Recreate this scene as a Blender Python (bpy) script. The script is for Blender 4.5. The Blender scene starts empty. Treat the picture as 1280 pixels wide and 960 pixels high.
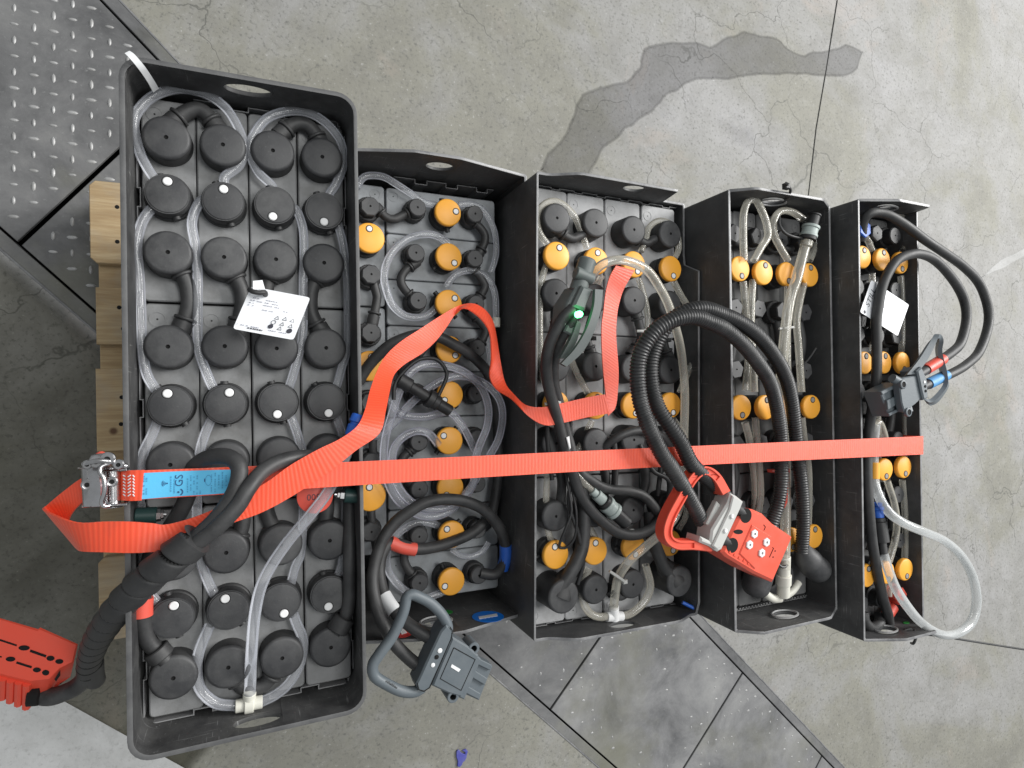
import bpy, bmesh, math, random
from mathutils import Vector, Matrix, noise
from mathutils.geometry import tessellate_polygon
random.seed(7)
SC = bpy.context.scene
COL = SC.collection
R = math.radians
MM = 0.001

# ------------------------------------------------------------------ camera
F_PX, TH, RO, YA, CZ = 755.338, 0.4160, 0.0420, 0.0370, 1260.08
def _basis():
    fw = Vector((math.sin(TH), 0, -math.cos(TH))); r = Vector((math.cos(TH), 0, math.sin(TH))); d = Vector((0, -1, 0))
    c, s = math.cos(RO), math.sin(RO)
    r, d = c*r + s*d, -s*r + c*d
    Z = Matrix.Rotation(YA, 3, 'Z')
    return Z @ r, Z @ d, Z @ fw
CR, CD, CF = _basis()
CPOS = Vector((0, 0, CZ))
cam = bpy.data.cameras.new('camera'); cam.sensor_width = 36; cam.lens = F_PX/1280*36
cam.clip_start = 0.02; cam.clip_end = 100
camo = bpy.data.objects.new('camera', cam); COL.objects.link(camo); SC.camera = camo
M = Matrix.Identity(4)
for i, v in enumerate((CR, -CD, -CF)):
    for k in range(3): M[k][i] = v[k]
M.translation = CPOS*MM
camo.matrix_world = M
def at(u, v, z):
    """a point of the photograph at a known height (mm above the pallet deck) -> place in the hall (mm)"""
    ray = CF + (u-640)/F_PX*CR + (v-480)/F_PX*CD
    return CPOS + ray*((z-CZ)/ray.z)

# ------------------------------------------------------------------ light
w = bpy.data.worlds.new('World'); SC.world = w; w.use_nodes = True
w.node_tree.nodes['Background'].inputs[0].default_value = (0.92, 0.97, 1.0, 1)
w.node_tree.nodes['Background'].inputs[1].default_value = 0.38
def area(name, loc, target, sx, sy, power, color=(1, 1, 1)):
    l = bpy.data.lights.new(name, 'AREA'); l.shape = 'RECTANGLE'; l.size = sx; l.size_y = sy; l.energy = power; l.color = color
    o = bpy.data.objects.new(name, l); COL.objects.link(o); o.location = loc
    o.rotation_euler = (Vector(target)-Vector(loc)).to_track_quat('-Z', 'Y').to_euler()
    return o
area('window_lamp', (5.9, 2.1, 4.45), (0.5, 0, 0.4), 3.4, 2.4, 610, (1.0, 0.99, 0.97))
area('hall_lamp', (1.2, 0.8, 5.0), (0.5, 0, 0.3), 2.4, 1.4, 95, (1.0, 1.0, 0.98))
SC.view_settings.view_transform = 'Standard'; SC.view_settings.look = 'None'
SC.view_settings.exposure = 0.0; SC.view_settings.gamma = 1.0
SC.cycles.use_denoising = True
SC.cycles.transparent_max_bounces = 24
SC.cycles.max_bounces = 10

# ------------------------------------------------------------------ materials
def _nt(name):
    m = bpy.data.materials.new(name); m.use_nodes = True
    nt = m.node_tree; b = nt.nodes['Principled BSDF']
    return m, nt, b
def N(nt, t, **kw):
    n = nt.nodes.new(t)
    for k, v in kw.items():
        if k in n.inputs: n.inputs[k].default_value = v
        else: setattr(n, k, v)
    return n
def srgb(r, g, b):
    f = lambda c: ((c/255+0.055)/1.055)**2.4 if c > 10 else c/255/12.92
    return (f(r), f(g), f(b), 1)
def ramp(nt, src, stops):
    n = nt.nodes.new('ShaderNodeValToRGB'); e = n.color_ramp.elements
    while len(e) < len(stops): e.new(0.5)
    for k, (p, c) in enumerate(stops):
        e[k].position = p; e[k].color = c if len(c) == 4 else (*c, 1)
    nt.links.new(src, n.inputs[0]); return n.outputs[0]
def mixc(nt, fac, a, b, mode='MIX'):
    n = nt.nodes.new('ShaderNodeMix'); n.data_type = 'RGBA'; n.blend_type = mode
    for s, v in ((n.inputs[0], fac), (n.inputs[6], a), (n.inputs[7], b)):
        if hasattr(v, 'is_linked'): nt.links.new(v, s)
        else: s.default_value = v
    return n.outputs[2]
def geo(nt):
    return nt.nodes.new('ShaderNodeNewGeometry').outputs['Position']
def noise_tex(nt, vec, scale, detail=4, rough=0.6, dist=0):
    n = N(nt, 'ShaderNodeTexNoise', Scale=scale, Detail=detail, Roughness=rough, Distortion=dist)
    nt.links.new(vec, n.inputs['Vector']); return n.outputs['Fac']
def bump(nt, b, h, strength, dist):
    n = N(nt, 'ShaderNodeBump', Strength=strength, Distance=dist)
    nt.links.new(h, n.inputs['Height']); nt.links.new(n.outputs[0], b.inputs['Normal']); return n
def plastic(name, col, rough=0.5, dust=0.25, dustcol=(0.22, 0.21, 0.2), spec=0.5, grain=0.3, metal=0.0, scale=1.0, dmin=0.52):
    """moulded plastic, rubber or paint with handling dust and a fine grain"""
    m, nt, b = _nt(name); p = geo(nt)
    n1 = noise_tex(nt, p, 38*scale, 6, 0.65); n2 = noise_tex(nt, p, 420*scale, 3, 0.6)
    d = ramp(nt, n1, [(dmin-0.14, (0, 0, 0)), (dmin+0.24, (1, 1, 1))])
    sp = ramp(nt, n2, [(0.62, (0, 0, 0)), (0.72, (1, 1, 1))])
    oi = nt.nodes.new('ShaderNodeObjectInfo')
    vr = N(nt, 'ShaderNodeMapRange'); vr.inputs[3].default_value = dust*0.55; vr.inputs[4].default_value = min(1.0, dust*1.6); nt.links.new(oi.outputs['Random'], vr.inputs[0])
    mx = N(nt, 'ShaderNodeMath', operation='MULTIPLY'); nt.links.new(d, mx.inputs[0]); nt.links.new(vr.outputs[0], mx.inputs[1])
    c = mixc(nt, mx.outputs[0], (*col[:3], 1), (*dustcol, 1))
    mx2 = N(nt, 'ShaderNodeMath', operation='MULTIPLY'); nt.links.new(sp, mx2.inputs[0]); mx2.inputs[1].default_value = dust*0.5
    c = mixc(nt, mx2.outputs[0], c, (*dustcol, 1))
    nt.links.new(c, b.inputs['Base Color'])
    rr = N(nt, 'ShaderNodeMapRange'); rr.inputs[3].default_value = max(0.05, rough-0.1); rr.inputs[4].default_value = min(1, rough+0.2)
    nt.links.new(n1, rr.inputs[0]); nt.links.new(rr.outputs[0], b.inputs['Roughness'])
    b.inputs['Specular IOR Level'].default_value = spec; b.inputs['Metallic'].default_value = metal
    if grain: bump(nt, b, n2, grain, 0.0004)
    return m
MAT = {}
MAT['tray_plastic'] = plastic('black_tray_plastic', (0.036, 0.036, 0.037), 0.5, 0.2, (0.12, 0.12, 0.12))
MAT['tray_steel'] = plastic('black_coated_steel', (0.042, 0.0425, 0.044), 0.46, 0.25, (0.12, 0.12, 0.12), grain=0.15)
def scraped(name, col, rough, dust):
    m = plastic(name, col, rough, dust, (0.12, 0.12, 0.12), grain=0.2); nt = m.node_tree; b = nt.nodes['Principled BSDF']; p = geo(nt)
    c = b.inputs['Base Color'].links[0].from_socket
    big = noise_tex(nt, p, 7, 8, 0.75, 0.5)
    c = mixc(nt, ramp(nt, big, [(0.46, (0, 0, 0)), (0.75, (0.6, 0.6, 0.6))]), c, (0.105, 0.104, 0.10, 1))
    for sc, lo in (((30, 30, 700), .66), ((700, 500, 25), .67), ((500, 30, 300), .68)):
        mp = N(nt, 'ShaderNodeMapping'); mp.inputs['Scale'].default_value = sc; mp.inputs['Rotation'].default_value = (0.3, 0.2, 0.4)
        nt.links.new(p, mp.inputs[0]); n = noise_tex(nt, mp.outputs[0], 1.0, 2, 0.5)
        mk = N(nt, 'ShaderNodeMath', operation='MULTIPLY'); nt.links.new(ramp(nt, n, [(lo, (0, 0, 0)), (lo+.05, (.55, .55, .55))]), mk.inputs[0]); nt.links.new(ramp(nt, big, [(.45, (0, 0, 0)), (.6, (1, 1, 1))]), mk.inputs[1])
        c = mixc(nt, mk.outputs[0], c, (0.26, 0.26, 0.26, 1))
    nt.links.new(c, b.inputs['Base Color']); return m
MAT['tray_plastic'] = scraped('scuffed_tray_plastic', (0.026, 0.026, 0.027), 0.5, 0.2)
MAT['tray_steel'] = scraped('scraped_coated_steel', (0.040, 0.0405, 0.042), 0.45, 0.25)
MAT['rim'] = plastic('worn_rim_edge', (0.14, 0.14, 0.145), 0.32, 0.8, (0.34, 0.34, 0.34))
MAT['rim_plastic'] = plastic('scuffed_plastic_rim', (0.075, 0.075, 0.077), 0.45, 0.5, (0.15, 0.15, 0.15))
MAT['packing'] = plastic('grey_packing', (0.20, 0.20, 0.205), 0.5, 0.3, (0.3, 0.3, 0.3))
MAT['lid'] = plastic('grey_cell_lid', (0.245, 0.248, 0.252), 0.5, 0.8, (0.13, 0.13, 0.125))
MAT['lid_light'] = plastic('pale_grey_cell_lid', (0.44, 0.443, 0.45), 0.45, 0.75, (0.22, 0.22, 0.215))
MAT['lid_dark'] = plastic('dark_cell_lid', (0.12, 0.121, 0.124), 0.55, 0.6, (0.20, 0.20, 0.195))
MAT['lid_blue'] = plastic('bluish_cell_lid', (0.32, 0.34, 0.36), 0.45, 0.8, (0.17, 0.17, 0.165))
MAT['cap'] = plastic('black_rubber_cap', (0.023, 0.023, 0.024), 0.5, 0.35, (0.09, 0.09, 0.09))
MAT['cap_top'] = plastic('dusty_cap_face', (0.034, 0.0345, 0.037), 0.48, 0.55, (0.11, 0.11, 0.11))
MAT['black'] = plastic('black_plastic', (0.016, 0.016, 0.017), 0.45, 0.2, (0.1, 0.1, 0.1))
MAT['hole'] = plastic('dark_hole', (0.003, 0.003, 0.003), 0.9, 0.0, grain=0)
MAT['cable'] = plastic('black_cable_sheath', (0.027, 0.027, 0.028), 0.48, 0.4, (0.11, 0.11, 0.11))
MAT['conduit'] = plastic('black_conduit', (0.021, 0.021, 0.022), 0.38, 0.3, (0.10, 0.10, 0.10))
MAT['orange'] = plastic('orange_plastic', (0.95, 0.43, 0.045), 0.4, 0.10, (0.45, 0.3, 0.12), grain=0.1)
MAT['white'] = plastic('white_plastic', (0.80, 0.80, 0.80), 0.4, 0.08, (0.5, 0.5, 0.48), grain=0.1)
MAT['ivory'] = plastic('ivory_plastic', (0.66, 0.65, 0.58), 0.4, 0.2, (0.4, 0.38, 0.33), grain=0.1)
MAT['dotgrey'] = plastic('grey_indicator', (0.28, 0.27, 0.26), 0.4, 0.2, (0.2, 0.2, 0.2), grain=0.1)
MAT['blue'] = plastic('blue_plastic', (0.02, 0.12, 0.55), 0.4, 0.12, (0.2, 0.25, 0.4), grain=0.1)
MAT['pale_blue'] = plastic('pale_blue_sleeve', (0.07, 0.30, 0.62), 0.45, 0.15, (0.3, 0.4, 0.5), grain=0.1)
MAT['red'] = plastic('red_plastic', (0.82, 0.085, 0.045), 0.42, 0.15, (0.5, 0.14, 0.1), grain=0.15)
MAT['red_light'] = plastic('light_red_plastic', (0.80, 0.11, 0.065), 0.3, 0.1, (0.6, 0.25, 0.2), grain=0.1)
MAT['sleeve_red'] = plastic('red_heat_shrink', (0.70, 0.09, 0.06), 0.4, 0.15, (0.4, 0.15, 0.12), grain=0.1)
MAT['connector'] = plastic('blue_grey_plastic', (0.105, 0.125, 0.14), 0.45, 0.25, (0.2, 0.21, 0.22))
MAT['device'] = plastic('green_grey_plastic', (0.10, 0.118, 0.115), 0.45, 0.25, (0.2, 0.21, 0.2))
MAT['clamp'] = plastic('pale_grey_plastic', (0.52, 0.52, 0.50), 0.4, 0.2, (0.3, 0.3, 0.28), grain=0.1)
MAT['greenish'] = plastic('pale_green_collar', (0.40, 0.46, 0.44), 0.4, 0.2, (0.3, 0.3, 0.3), grain=0.1)
MAT['darkgreen'] = plastic('dark_green_sleeve', (0.012, 0.045, 0.042), 0.4, 0.15, (0.06, 0.09, 0.09), grain=0.1)
MAT['steel'] = plastic('bright_steel', (0.62, 0.62, 0.62), 0.25, 0.3, (0.25, 0.25, 0.25), metal=1.0, grain=0.1)
MAT['chrome'] = plastic('polished_zinc', (0.62, 0.61, 0.62), 0.18, 0.5, (0.16, 0.15, 0.14), metal=1.0, grain=0.05)
MAT['paper'] = plastic('white_tag_film', (0.86, 0.87, 0.90), 0.35, 0.05, (0.6, 0.6, 0.6), grain=0.05)
MAT['ink'] = plastic('black_print', (0.03, 0.03, 0.045), 0.5, 0.0, grain=0)
MAT['ink_soft'] = plastic('faded_print', (0.30, 0.30, 0.36), 0.5, 0.0, grain=0)
MAT['label_blue'] = plastic('blue_label_cloth', (0.10, 0.50, 0.80), 0.6, 0.1, (0.3, 0.5, 0.65))
MAT['label_ink'] = plastic('label_print', (0.02, 0.09, 0.22), 0.6, 0.0, grain=0)
MAT['label_ink_soft'] = plastic('faint_label_print', (0.06, 0.30, 0.52), 0.6, 0.0, grain=0)
MAT['sticker_blue'] = plastic('blue_sticker', (0.0, 0.19, 0.78), 0.4, 0.05, (0.2, 0.3, 0.5), grain=0.05)
MAT['sticker_green'] = plastic('green_sticker', (0.03, 0.30, 0.05), 0.4, 0.05, grain=0.05)
MAT['sticker_red'] = plastic('red_sticker', (0.62, 0.02, 0.015), 0.4, 0.05, grain=0.05)
MAT['silver'] = plastic('white_band', (0.72, 0.73, 0.74), 0.4, 0.1, (0.4, 0.4, 0.4), grain=0.05)
MAT['rubber_blue'] = plastic('blue_scrap', (0.055, 0.06, 0.33), 0.5, 0.3, (0.3, 0.3, 0.45))

def tube_mat(name, tint, clear, rough=0.08, trans=0.35):
    """soft PVC hose: wall that refracts and reflects, partly see-through"""
    m, nt, b = _nt(name); p = geo(nt); out = nt.nodes['Material Output']
    n1 = noise_tex(nt, p, 22, 1, 0.4)
    c = mixc(nt, n1, (tint[0]*0.8, tint[1]*0.8, tint[2]*0.8, 1), (*tint, 1))
    nt.links.new(c, b.inputs['Base Color'])
    b.inputs['Roughness'].default_value = rough; b.inputs['IOR'].default_value = 1.42
    b.inputs['Transmission Weight'].default_value = trans
    b.inputs['Specular IOR Level'].default_value = 0.8; b.inputs['Coat Weight'].default_value = 1.0; b.inputs['Coat Roughness'].default_value = 0.16
    tb = nt.nodes.new('ShaderNodeBsdfTransparent'); mx = nt.nodes.new('ShaderNodeMixShader')
    fr = N(nt, 'ShaderNodeFresnel', IOR=1.45)
    ma = N(nt, 'ShaderNodeMath', operation='MULTIPLY_ADD'); ma.use_clamp = True
    nt.links.new(fr.outputs[0], ma.inputs[0]); ma.inputs[1].default_value = -1.1; ma.inputs[2].default_value = clear
    nt.links.new(ma.outputs[0], mx.inputs[0])
    nt.links.new(b.outputs[0], mx.inputs[1]); nt.links.new(tb.outputs[0], mx.inputs[2]); nt.links.new(mx.outputs[0], out.inputs['Surface'])
    return m
MAT['tube'] = tube_mat('clear_hose', (0.82, 0.84, 0.90), 0.83, 0.10, .0)
MAT['tube_milky'] = tube_mat('milky_hose', (0.78, 0.75, 0.66), 0.68, .10, .0)
MAT['tube_clear2'] = tube_mat('clear_coil_hose', (0.80, 0.81, 0.90), 0.84, .10, .0)
MAT['tube_white'] = tube_mat('frosted_hose', (0.86, 0.88, 0.88), 0.66, .12, .0)
MAT['tube_core'] = tube_mat('hose_bore', (0.8, 0.82, 0.86), 0.93, .05, .0)

def strap_mat():
    m, nt, b = _nt('orange_red_webbing')
    uv = nt.nodes.new('ShaderNodeUVMap').outputs[0]
    wv = N(nt, 'ShaderNodeTexWave', Scale=1.0, Distortion=0.25, Detail=1.0); wv.bands_direction = 'X'
    mp = N(nt, 'ShaderNodeMapping'); mp.inputs['Scale'].default_value = (0.075, 0.02, 1)
    nt.links.new(uv, mp.inputs[0]); nt.links.new(mp.outputs[0], wv.inputs['Vector'])
    wy = N(nt, 'ShaderNodeTexWave', Scale=1.0, Distortion=0.3); wy.bands_direction = 'Y'
    mp2 = N(nt, 'ShaderNodeMapping'); mp2.inputs['Scale'].default_value = (0.02, 0.55, 1)
    nt.links.new(uv, mp2.inputs[0]); nt.links.new(mp2.outputs[0], wy.inputs['Vector'])
    n1 = noise_tex(nt, geo(nt), 60, 5, 0.6)
    c = mixc(nt, wv.outputs['Fac'], (0.90, 0.076, 0.024, 1), (0.95, 0.098, 0.034, 1))
    c = mixc(nt, ramp(nt, n1, [(0.5, (0, 0, 0)), (0.85, (0.35, 0.35, 0.35))]), c, (0.45, 0.07, 0.045, 1))
    nt.links.new(c, b.inputs['Base Color'])
    b.inputs['Roughness'].default_value = 0.42; b.inputs['Specular IOR Level'].default_value = 0.75; b.inputs['Sheen Weight'].default_value = 0.15
    b.inputs['Sheen Roughness'].default_value = 0.35; b.inputs['Sheen Tint'].default_value = (1, 0.72, 0.66, 1)
    ad = N(nt, 'ShaderNodeMath', operation='MULTIPLY_ADD'); nt.links.new(wy.outputs['Fac'], ad.inputs[0]); ad.inputs[1].default_value = 0.3
    nt.links.new(wv.outputs['Fac'], ad.inputs[2])
    bump(nt, b, ad.outputs[0], 0.28, 0.0006)
    return m
MAT['strap'] = strap_mat()

def wood_mat():
    m, nt, b = _nt('pale_pine_board'); oi = nt.nodes.new('ShaderNodeObjectInfo')
    tc = nt.nodes.new('ShaderNodeTexCoord').outputs['Object']
    ofs = N(nt, 'ShaderNodeVectorMath', operation='ADD'); nt.links.new(tc, ofs.inputs[0])
    cb = nt.nodes.new('ShaderNodeCombineXYZ')
    ml = N(nt, 'ShaderNodeMath', operation='MULTIPLY'); nt.links.new(oi.outputs['Random'], ml.inputs[0]); ml.inputs[1].default_value = 37
    nt.links.new(ml.outputs[0], cb.inputs[0]); nt.links.new(ml.outputs[0], cb.inputs[1]); nt.links.new(cb.outputs[0], ofs.inputs[1])
    mp = N(nt, 'ShaderNodeMapping'); mp.inputs['Scale'].default_value = (3.2, 26, 26); nt.links.new(ofs.outputs[0], mp.inputs[0])
    n1 = noise_tex(nt, mp.outputs[0], 1.3, 6, 0.6, 1.2)
    mp2 = N(nt, 'ShaderNodeMapping'); mp2.inputs['Scale'].default_value = (12, 180, 180); nt.links.new(ofs.outputs[0], mp2.inputs[0])
    n2 = noise_tex(nt, mp2.outputs[0], 1.5, 4, 0.6)
    n3 = noise_tex(nt, ofs.outputs[0], 12, 4, 0.6)
    c = ramp(nt, n1, [(0.25, (0.31, 0.21, 0.11)), (0.5, (0.48, 0.355, 0.20)), (0.72, (0.60, 0.47, 0.29))])
    c = mixc(nt, ramp(nt, n2, [(0.35, (0.5, 0.5, 0.5)), (0.6, (0, 0, 0))]), c, (0.33, 0.21, 0.10, 1))
    c = mixc(nt, ramp(nt, n3, [(0.45, (0, 0, 0)), (0.75, (0.75, 0.75, 0.75))]), c, (0.36, 0.32, 0.26, 1))
    kv = N(nt, 'ShaderNodeTexVoronoi', Scale=16.0); nt.links.new(ofs.outputs[0], kv.inputs['Vector'])
    c = mixc(nt, ramp(nt, kv.outputs['Distance'], [(0.06, (1, 1, 1)), (0.13, (0, 0, 0))]), c, (0.12, 0.06, 0.03, 1))
    vv = N(nt, 'ShaderNodeMapRange'); vv.inputs[3].default_value = 0.72; vv.inputs[4].default_value = 1.05; nt.links.new(oi.outputs['Random'], vv.inputs[0])
    cc = nt.nodes.new('ShaderNodeCombineColor'); [nt.links.new(vv.outputs[0], cc.inputs[k]) for k in range(3)]
    c = mixc(nt, 1.0, c, cc.outputs[0], 'MULTIPLY')
    nt.links.new(c, b.inputs['Base Color']); b.inputs['Roughness'].default_value = 0.75
    bump(nt, b, n2, 0.5, 0.0015)
    return m
MAT['wood'] = wood_mat()

def concrete(name, mul=1.0, paint=False, tint=(1, 1, 1.02), blotch=False, soak=False):
    m, nt, b = _nt(name); p = geo(nt)
    n1 = noise_tex(nt, p, 1.7, 7, 0.62, 0.4); n2 = noise_tex(nt, p, 9, 8, 0.72); n3 = noise_tex(nt, p, 120, 4, 0.7)
    n4 = noise_tex(nt, p, 4.0, 5, 0.6, 0.8)
    if paint:
        c = ramp(nt, n2, [(0.3, (0.44, 0.44, 0.43)), (0.6, (0.57, 0.57, 0.565))])
        c = mixc(nt, ramp(nt, n4, [(0.62, (0, 0, 0)), (0.75, (1, 1, 1))]), c, (0.30, 0.30, 0.29, 1))
    else:
        c = ramp(nt, n1, [(0.30, (0.20, 0.194, 0.168)), (0.45, (0.25, 0.244, 0.210)), (0.53, (0.283, 0.279, 0.268)), (0.64, (0.32, 0.316, 0.314)), (0.76, (0.215, 0.212, 0.222))])
        c = mixc(nt, ramp(nt, n2, [(0.32, (0.5, 0.5, 0.5)), (0.56, (0, 0, 0))]), c, (0.18, 0.175, 0.16, 1))
        c = mixc(nt, ramp(nt, noise_tex(nt, p, 22, 6, 0.7), [(0.52, (0, 0, 0)), (0.72, (0.28, 0.28, 0.28))]), c, (0.38, 0.375, 0.365, 1))
        c = mixc(nt, ramp(nt, n4, [(0.60, (0, 0, 0)), (0.78, (0.45, 0.45, 0.45))]), c, (0.40, 0.33, 0.28, 1))
    k3 = 0.25 if paint else 0.8
    c = mixc(nt, ramp(nt, n3, [(0.30, (k3, k3, k3)), (0.46, (0, 0, 0))]), c, (0.12, 0.12, 0.11, 1))
    c = mixc(nt, ramp(nt, n3, [(0.63, (0, 0, 0)), (0.78, (k3, k3, k3))]), c, (0.55, 0.55, 0.54, 1))
    # hairline crack network, broken up by a mask
    ds = N(nt, 'ShaderNodeTexNoise', Scale=7.0, Detail=5.0); nt.links.new(p, ds.inputs['Vector'])
    sb = N(nt, 'ShaderNodeVectorMath', operation='MULTIPLY_ADD'); nt.links.new(ds.outputs['Color'], sb.inputs[0])
    sb.inputs[1].default_value = (0.22, 0.22, 0.0); nt.links.new(p, sb.inputs[2])
    vo = N(nt, 'ShaderNodeTexVoronoi', Scale=3.4); vo.feature = 'DISTANCE_TO_EDGE'; nt.links.new(sb.outputs[0], vo.inputs['Vector'])
    cr = ramp(nt, vo.outputs['Distance'], [(0.002, (1, 1, 1)), (0.007, (0, 0, 0))])
    mk = ramp(nt, noise_tex(nt, p, 2.3, 3, 0.5), [(0.47, (0, 0, 0)), (0.58, (0.0 if paint else 0.75,)*3)])
    cm = N(nt, 'ShaderNodeMath', operation='MULTIPLY'); nt.links.new(cr, cm.inputs[0]); nt.links.new(mk, cm.inputs[1])
    c = mixc(nt, cm.outputs[0], c, (0.10, 0.10, 0.09, 1))
    if mul != 1.0:
        mc = (mul*tint[0], mul*tint[1], mul*tint[2], 1)
        if blotch: mc = mixc(nt, ramp(nt, noise_tex(nt, p, 3.1, 6, 0.7, 0.6), [(0.42, (0, 0, 0)), (0.66, (1, 1, 1))]), mc, (mul*1.6, mul*1.58, mul*1.42, 1))
        c = mixc(nt, 1.0, c, mc, 'MULTIPLY')
    nt.links.new(c, b.inputs['Base Color'])
    b.inputs['Roughness'].default_value = 0.66; b.inputs['Specular IOR Level'].default_value = 0.35
    sm = N(nt, 'ShaderNodeMath', operation='SUBTRACT'); nt.links.new(n3, sm.inputs[0]); nt.links.new(cm.outputs[0], sm.inputs[1])
    bump(nt, b, sm.outputs[0], 0.35, 0.0018)
    if soak:
        an = nt.nodes.new('ShaderNodeAttribute'); an.attribute_name = 'soak'; nt.links.new(an.outputs['Fac'], b.inputs['Alpha'])
    return m
MAT['concrete'] = concrete('worn_concrete')
MAT['concrete_damp'] = concrete('damp_concrete', 0.60, soak=True)
MAT['concrete_faint'] = concrete('faint_damp_concrete', 0.90, soak=True)
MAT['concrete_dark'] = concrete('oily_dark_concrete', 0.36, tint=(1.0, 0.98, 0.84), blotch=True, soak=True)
MAT['concrete_streak'] = concrete('pale_streak_concrete', 1.0, True, soak=True)
MAT['concrete_patch'] = concrete('painted_concrete', 1.0, True)

def steel_plate(name='grimy_steel_plate', k=1.0):
    m, nt, b = _nt(name); p = geo(nt)
    n1 = noise_tex(nt, p, 6, 8, 0.7, 0.3); n2 = noise_tex(nt, p, 90, 5, 0.7); n3 = noise_tex(nt, p, 2.5, 5, 0.6)
    c = ramp(nt, n1, [(0.3, (0.075*k, 0.0755*k, 0.078*k)), (0.52, (0.155*k, 0.155*k, 0.157*k)), (0.72, (0.23*k, 0.229*k, 0.225*k))])
    c = mixc(nt, ramp(nt, n3, [(0.50, (0, 0, 0)), (0.68, (0.7, 0.7, 0.7))]), c, (0.165, 0.163, 0.12, 1))
    c = mixc(nt, ramp(nt, n2, [(0.60, (0, 0, 0)), (0.75, (0.5, 0.5, 0.5))]), c, (0.30, 0.30, 0.30, 1))
    nt.links.new(c, b.inputs['Base Color']); b.inputs['Metallic'].default_value = 0.0; b.inputs['Specular IOR Level'].default_value = 0.3
    rr = N(nt, 'ShaderNodeMapRange'); rr.inputs[3].default_value = 0.5; rr.inputs[4].default_value = 0.8
    nt.links.new(n1, rr.inputs[0]); nt.links.new(rr.outputs[0], b.inputs['Roughness'])
    bump(nt, b, n2, 0.25, 0.0008); return m
MAT['plate'] = steel_plate()
MAT['plate_lit'] = steel_plate('lit_worn_steel_plate', 1.3)  # same plate steel made lighter, painting stronger light onto the lower plates
MAT['tread'] = plastic('rubbed_tread', (0.42, 0.42, 0.42), 0.4, 0.9, (0.17, 0.165, 0.155), metal=0.2, grain=0.2, dmin=0.46)
MAT['rust'] = plastic('rusty_tread', (0.35, 0.17, 0.08), 0.6, 0.6, (0.3, 0.25, 0.2))
m_, nt_, b_ = _nt('green_lamp'); b_.inputs['Emission Color'].default_value = (0.10, 1.0, 0.28, 1); b_.inputs['Emission Strength'].default_value = 9.0
b_.inputs['Base Color'].default_value = (0.1, 0.8, 0.3, 1); MAT['led'] = m_

# ------------------------------------------------------------------ mesh building
def catmull(pts, step):
    """smooth curve through points, resampled about every step mm; points may be Vectors of any size"""
    n = len(pts); out = []
    if n < 3: return [pts[0].lerp(pts[-1], k/8) for k in range(9)] if step else list(pts)
    P = [2*pts[0]-pts[1]] + list(pts) + [2*pts[-1]-pts[-2]]
    for i in range(1, n):
        a, b, c, d = P[i-1], P[i], P[i+1], P[i+2]
        k = max(2, int((c-b).length/step)+1)
        for j in range(k):
            t = j/k
            out.append(0.5*((2*b) + (c-a)*t + (2*a-5*b+4*c-d)*t*t + (3*b-a-3*c+d)*t*t*t))
    out.append(pts[-1].copy()); return out

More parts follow.
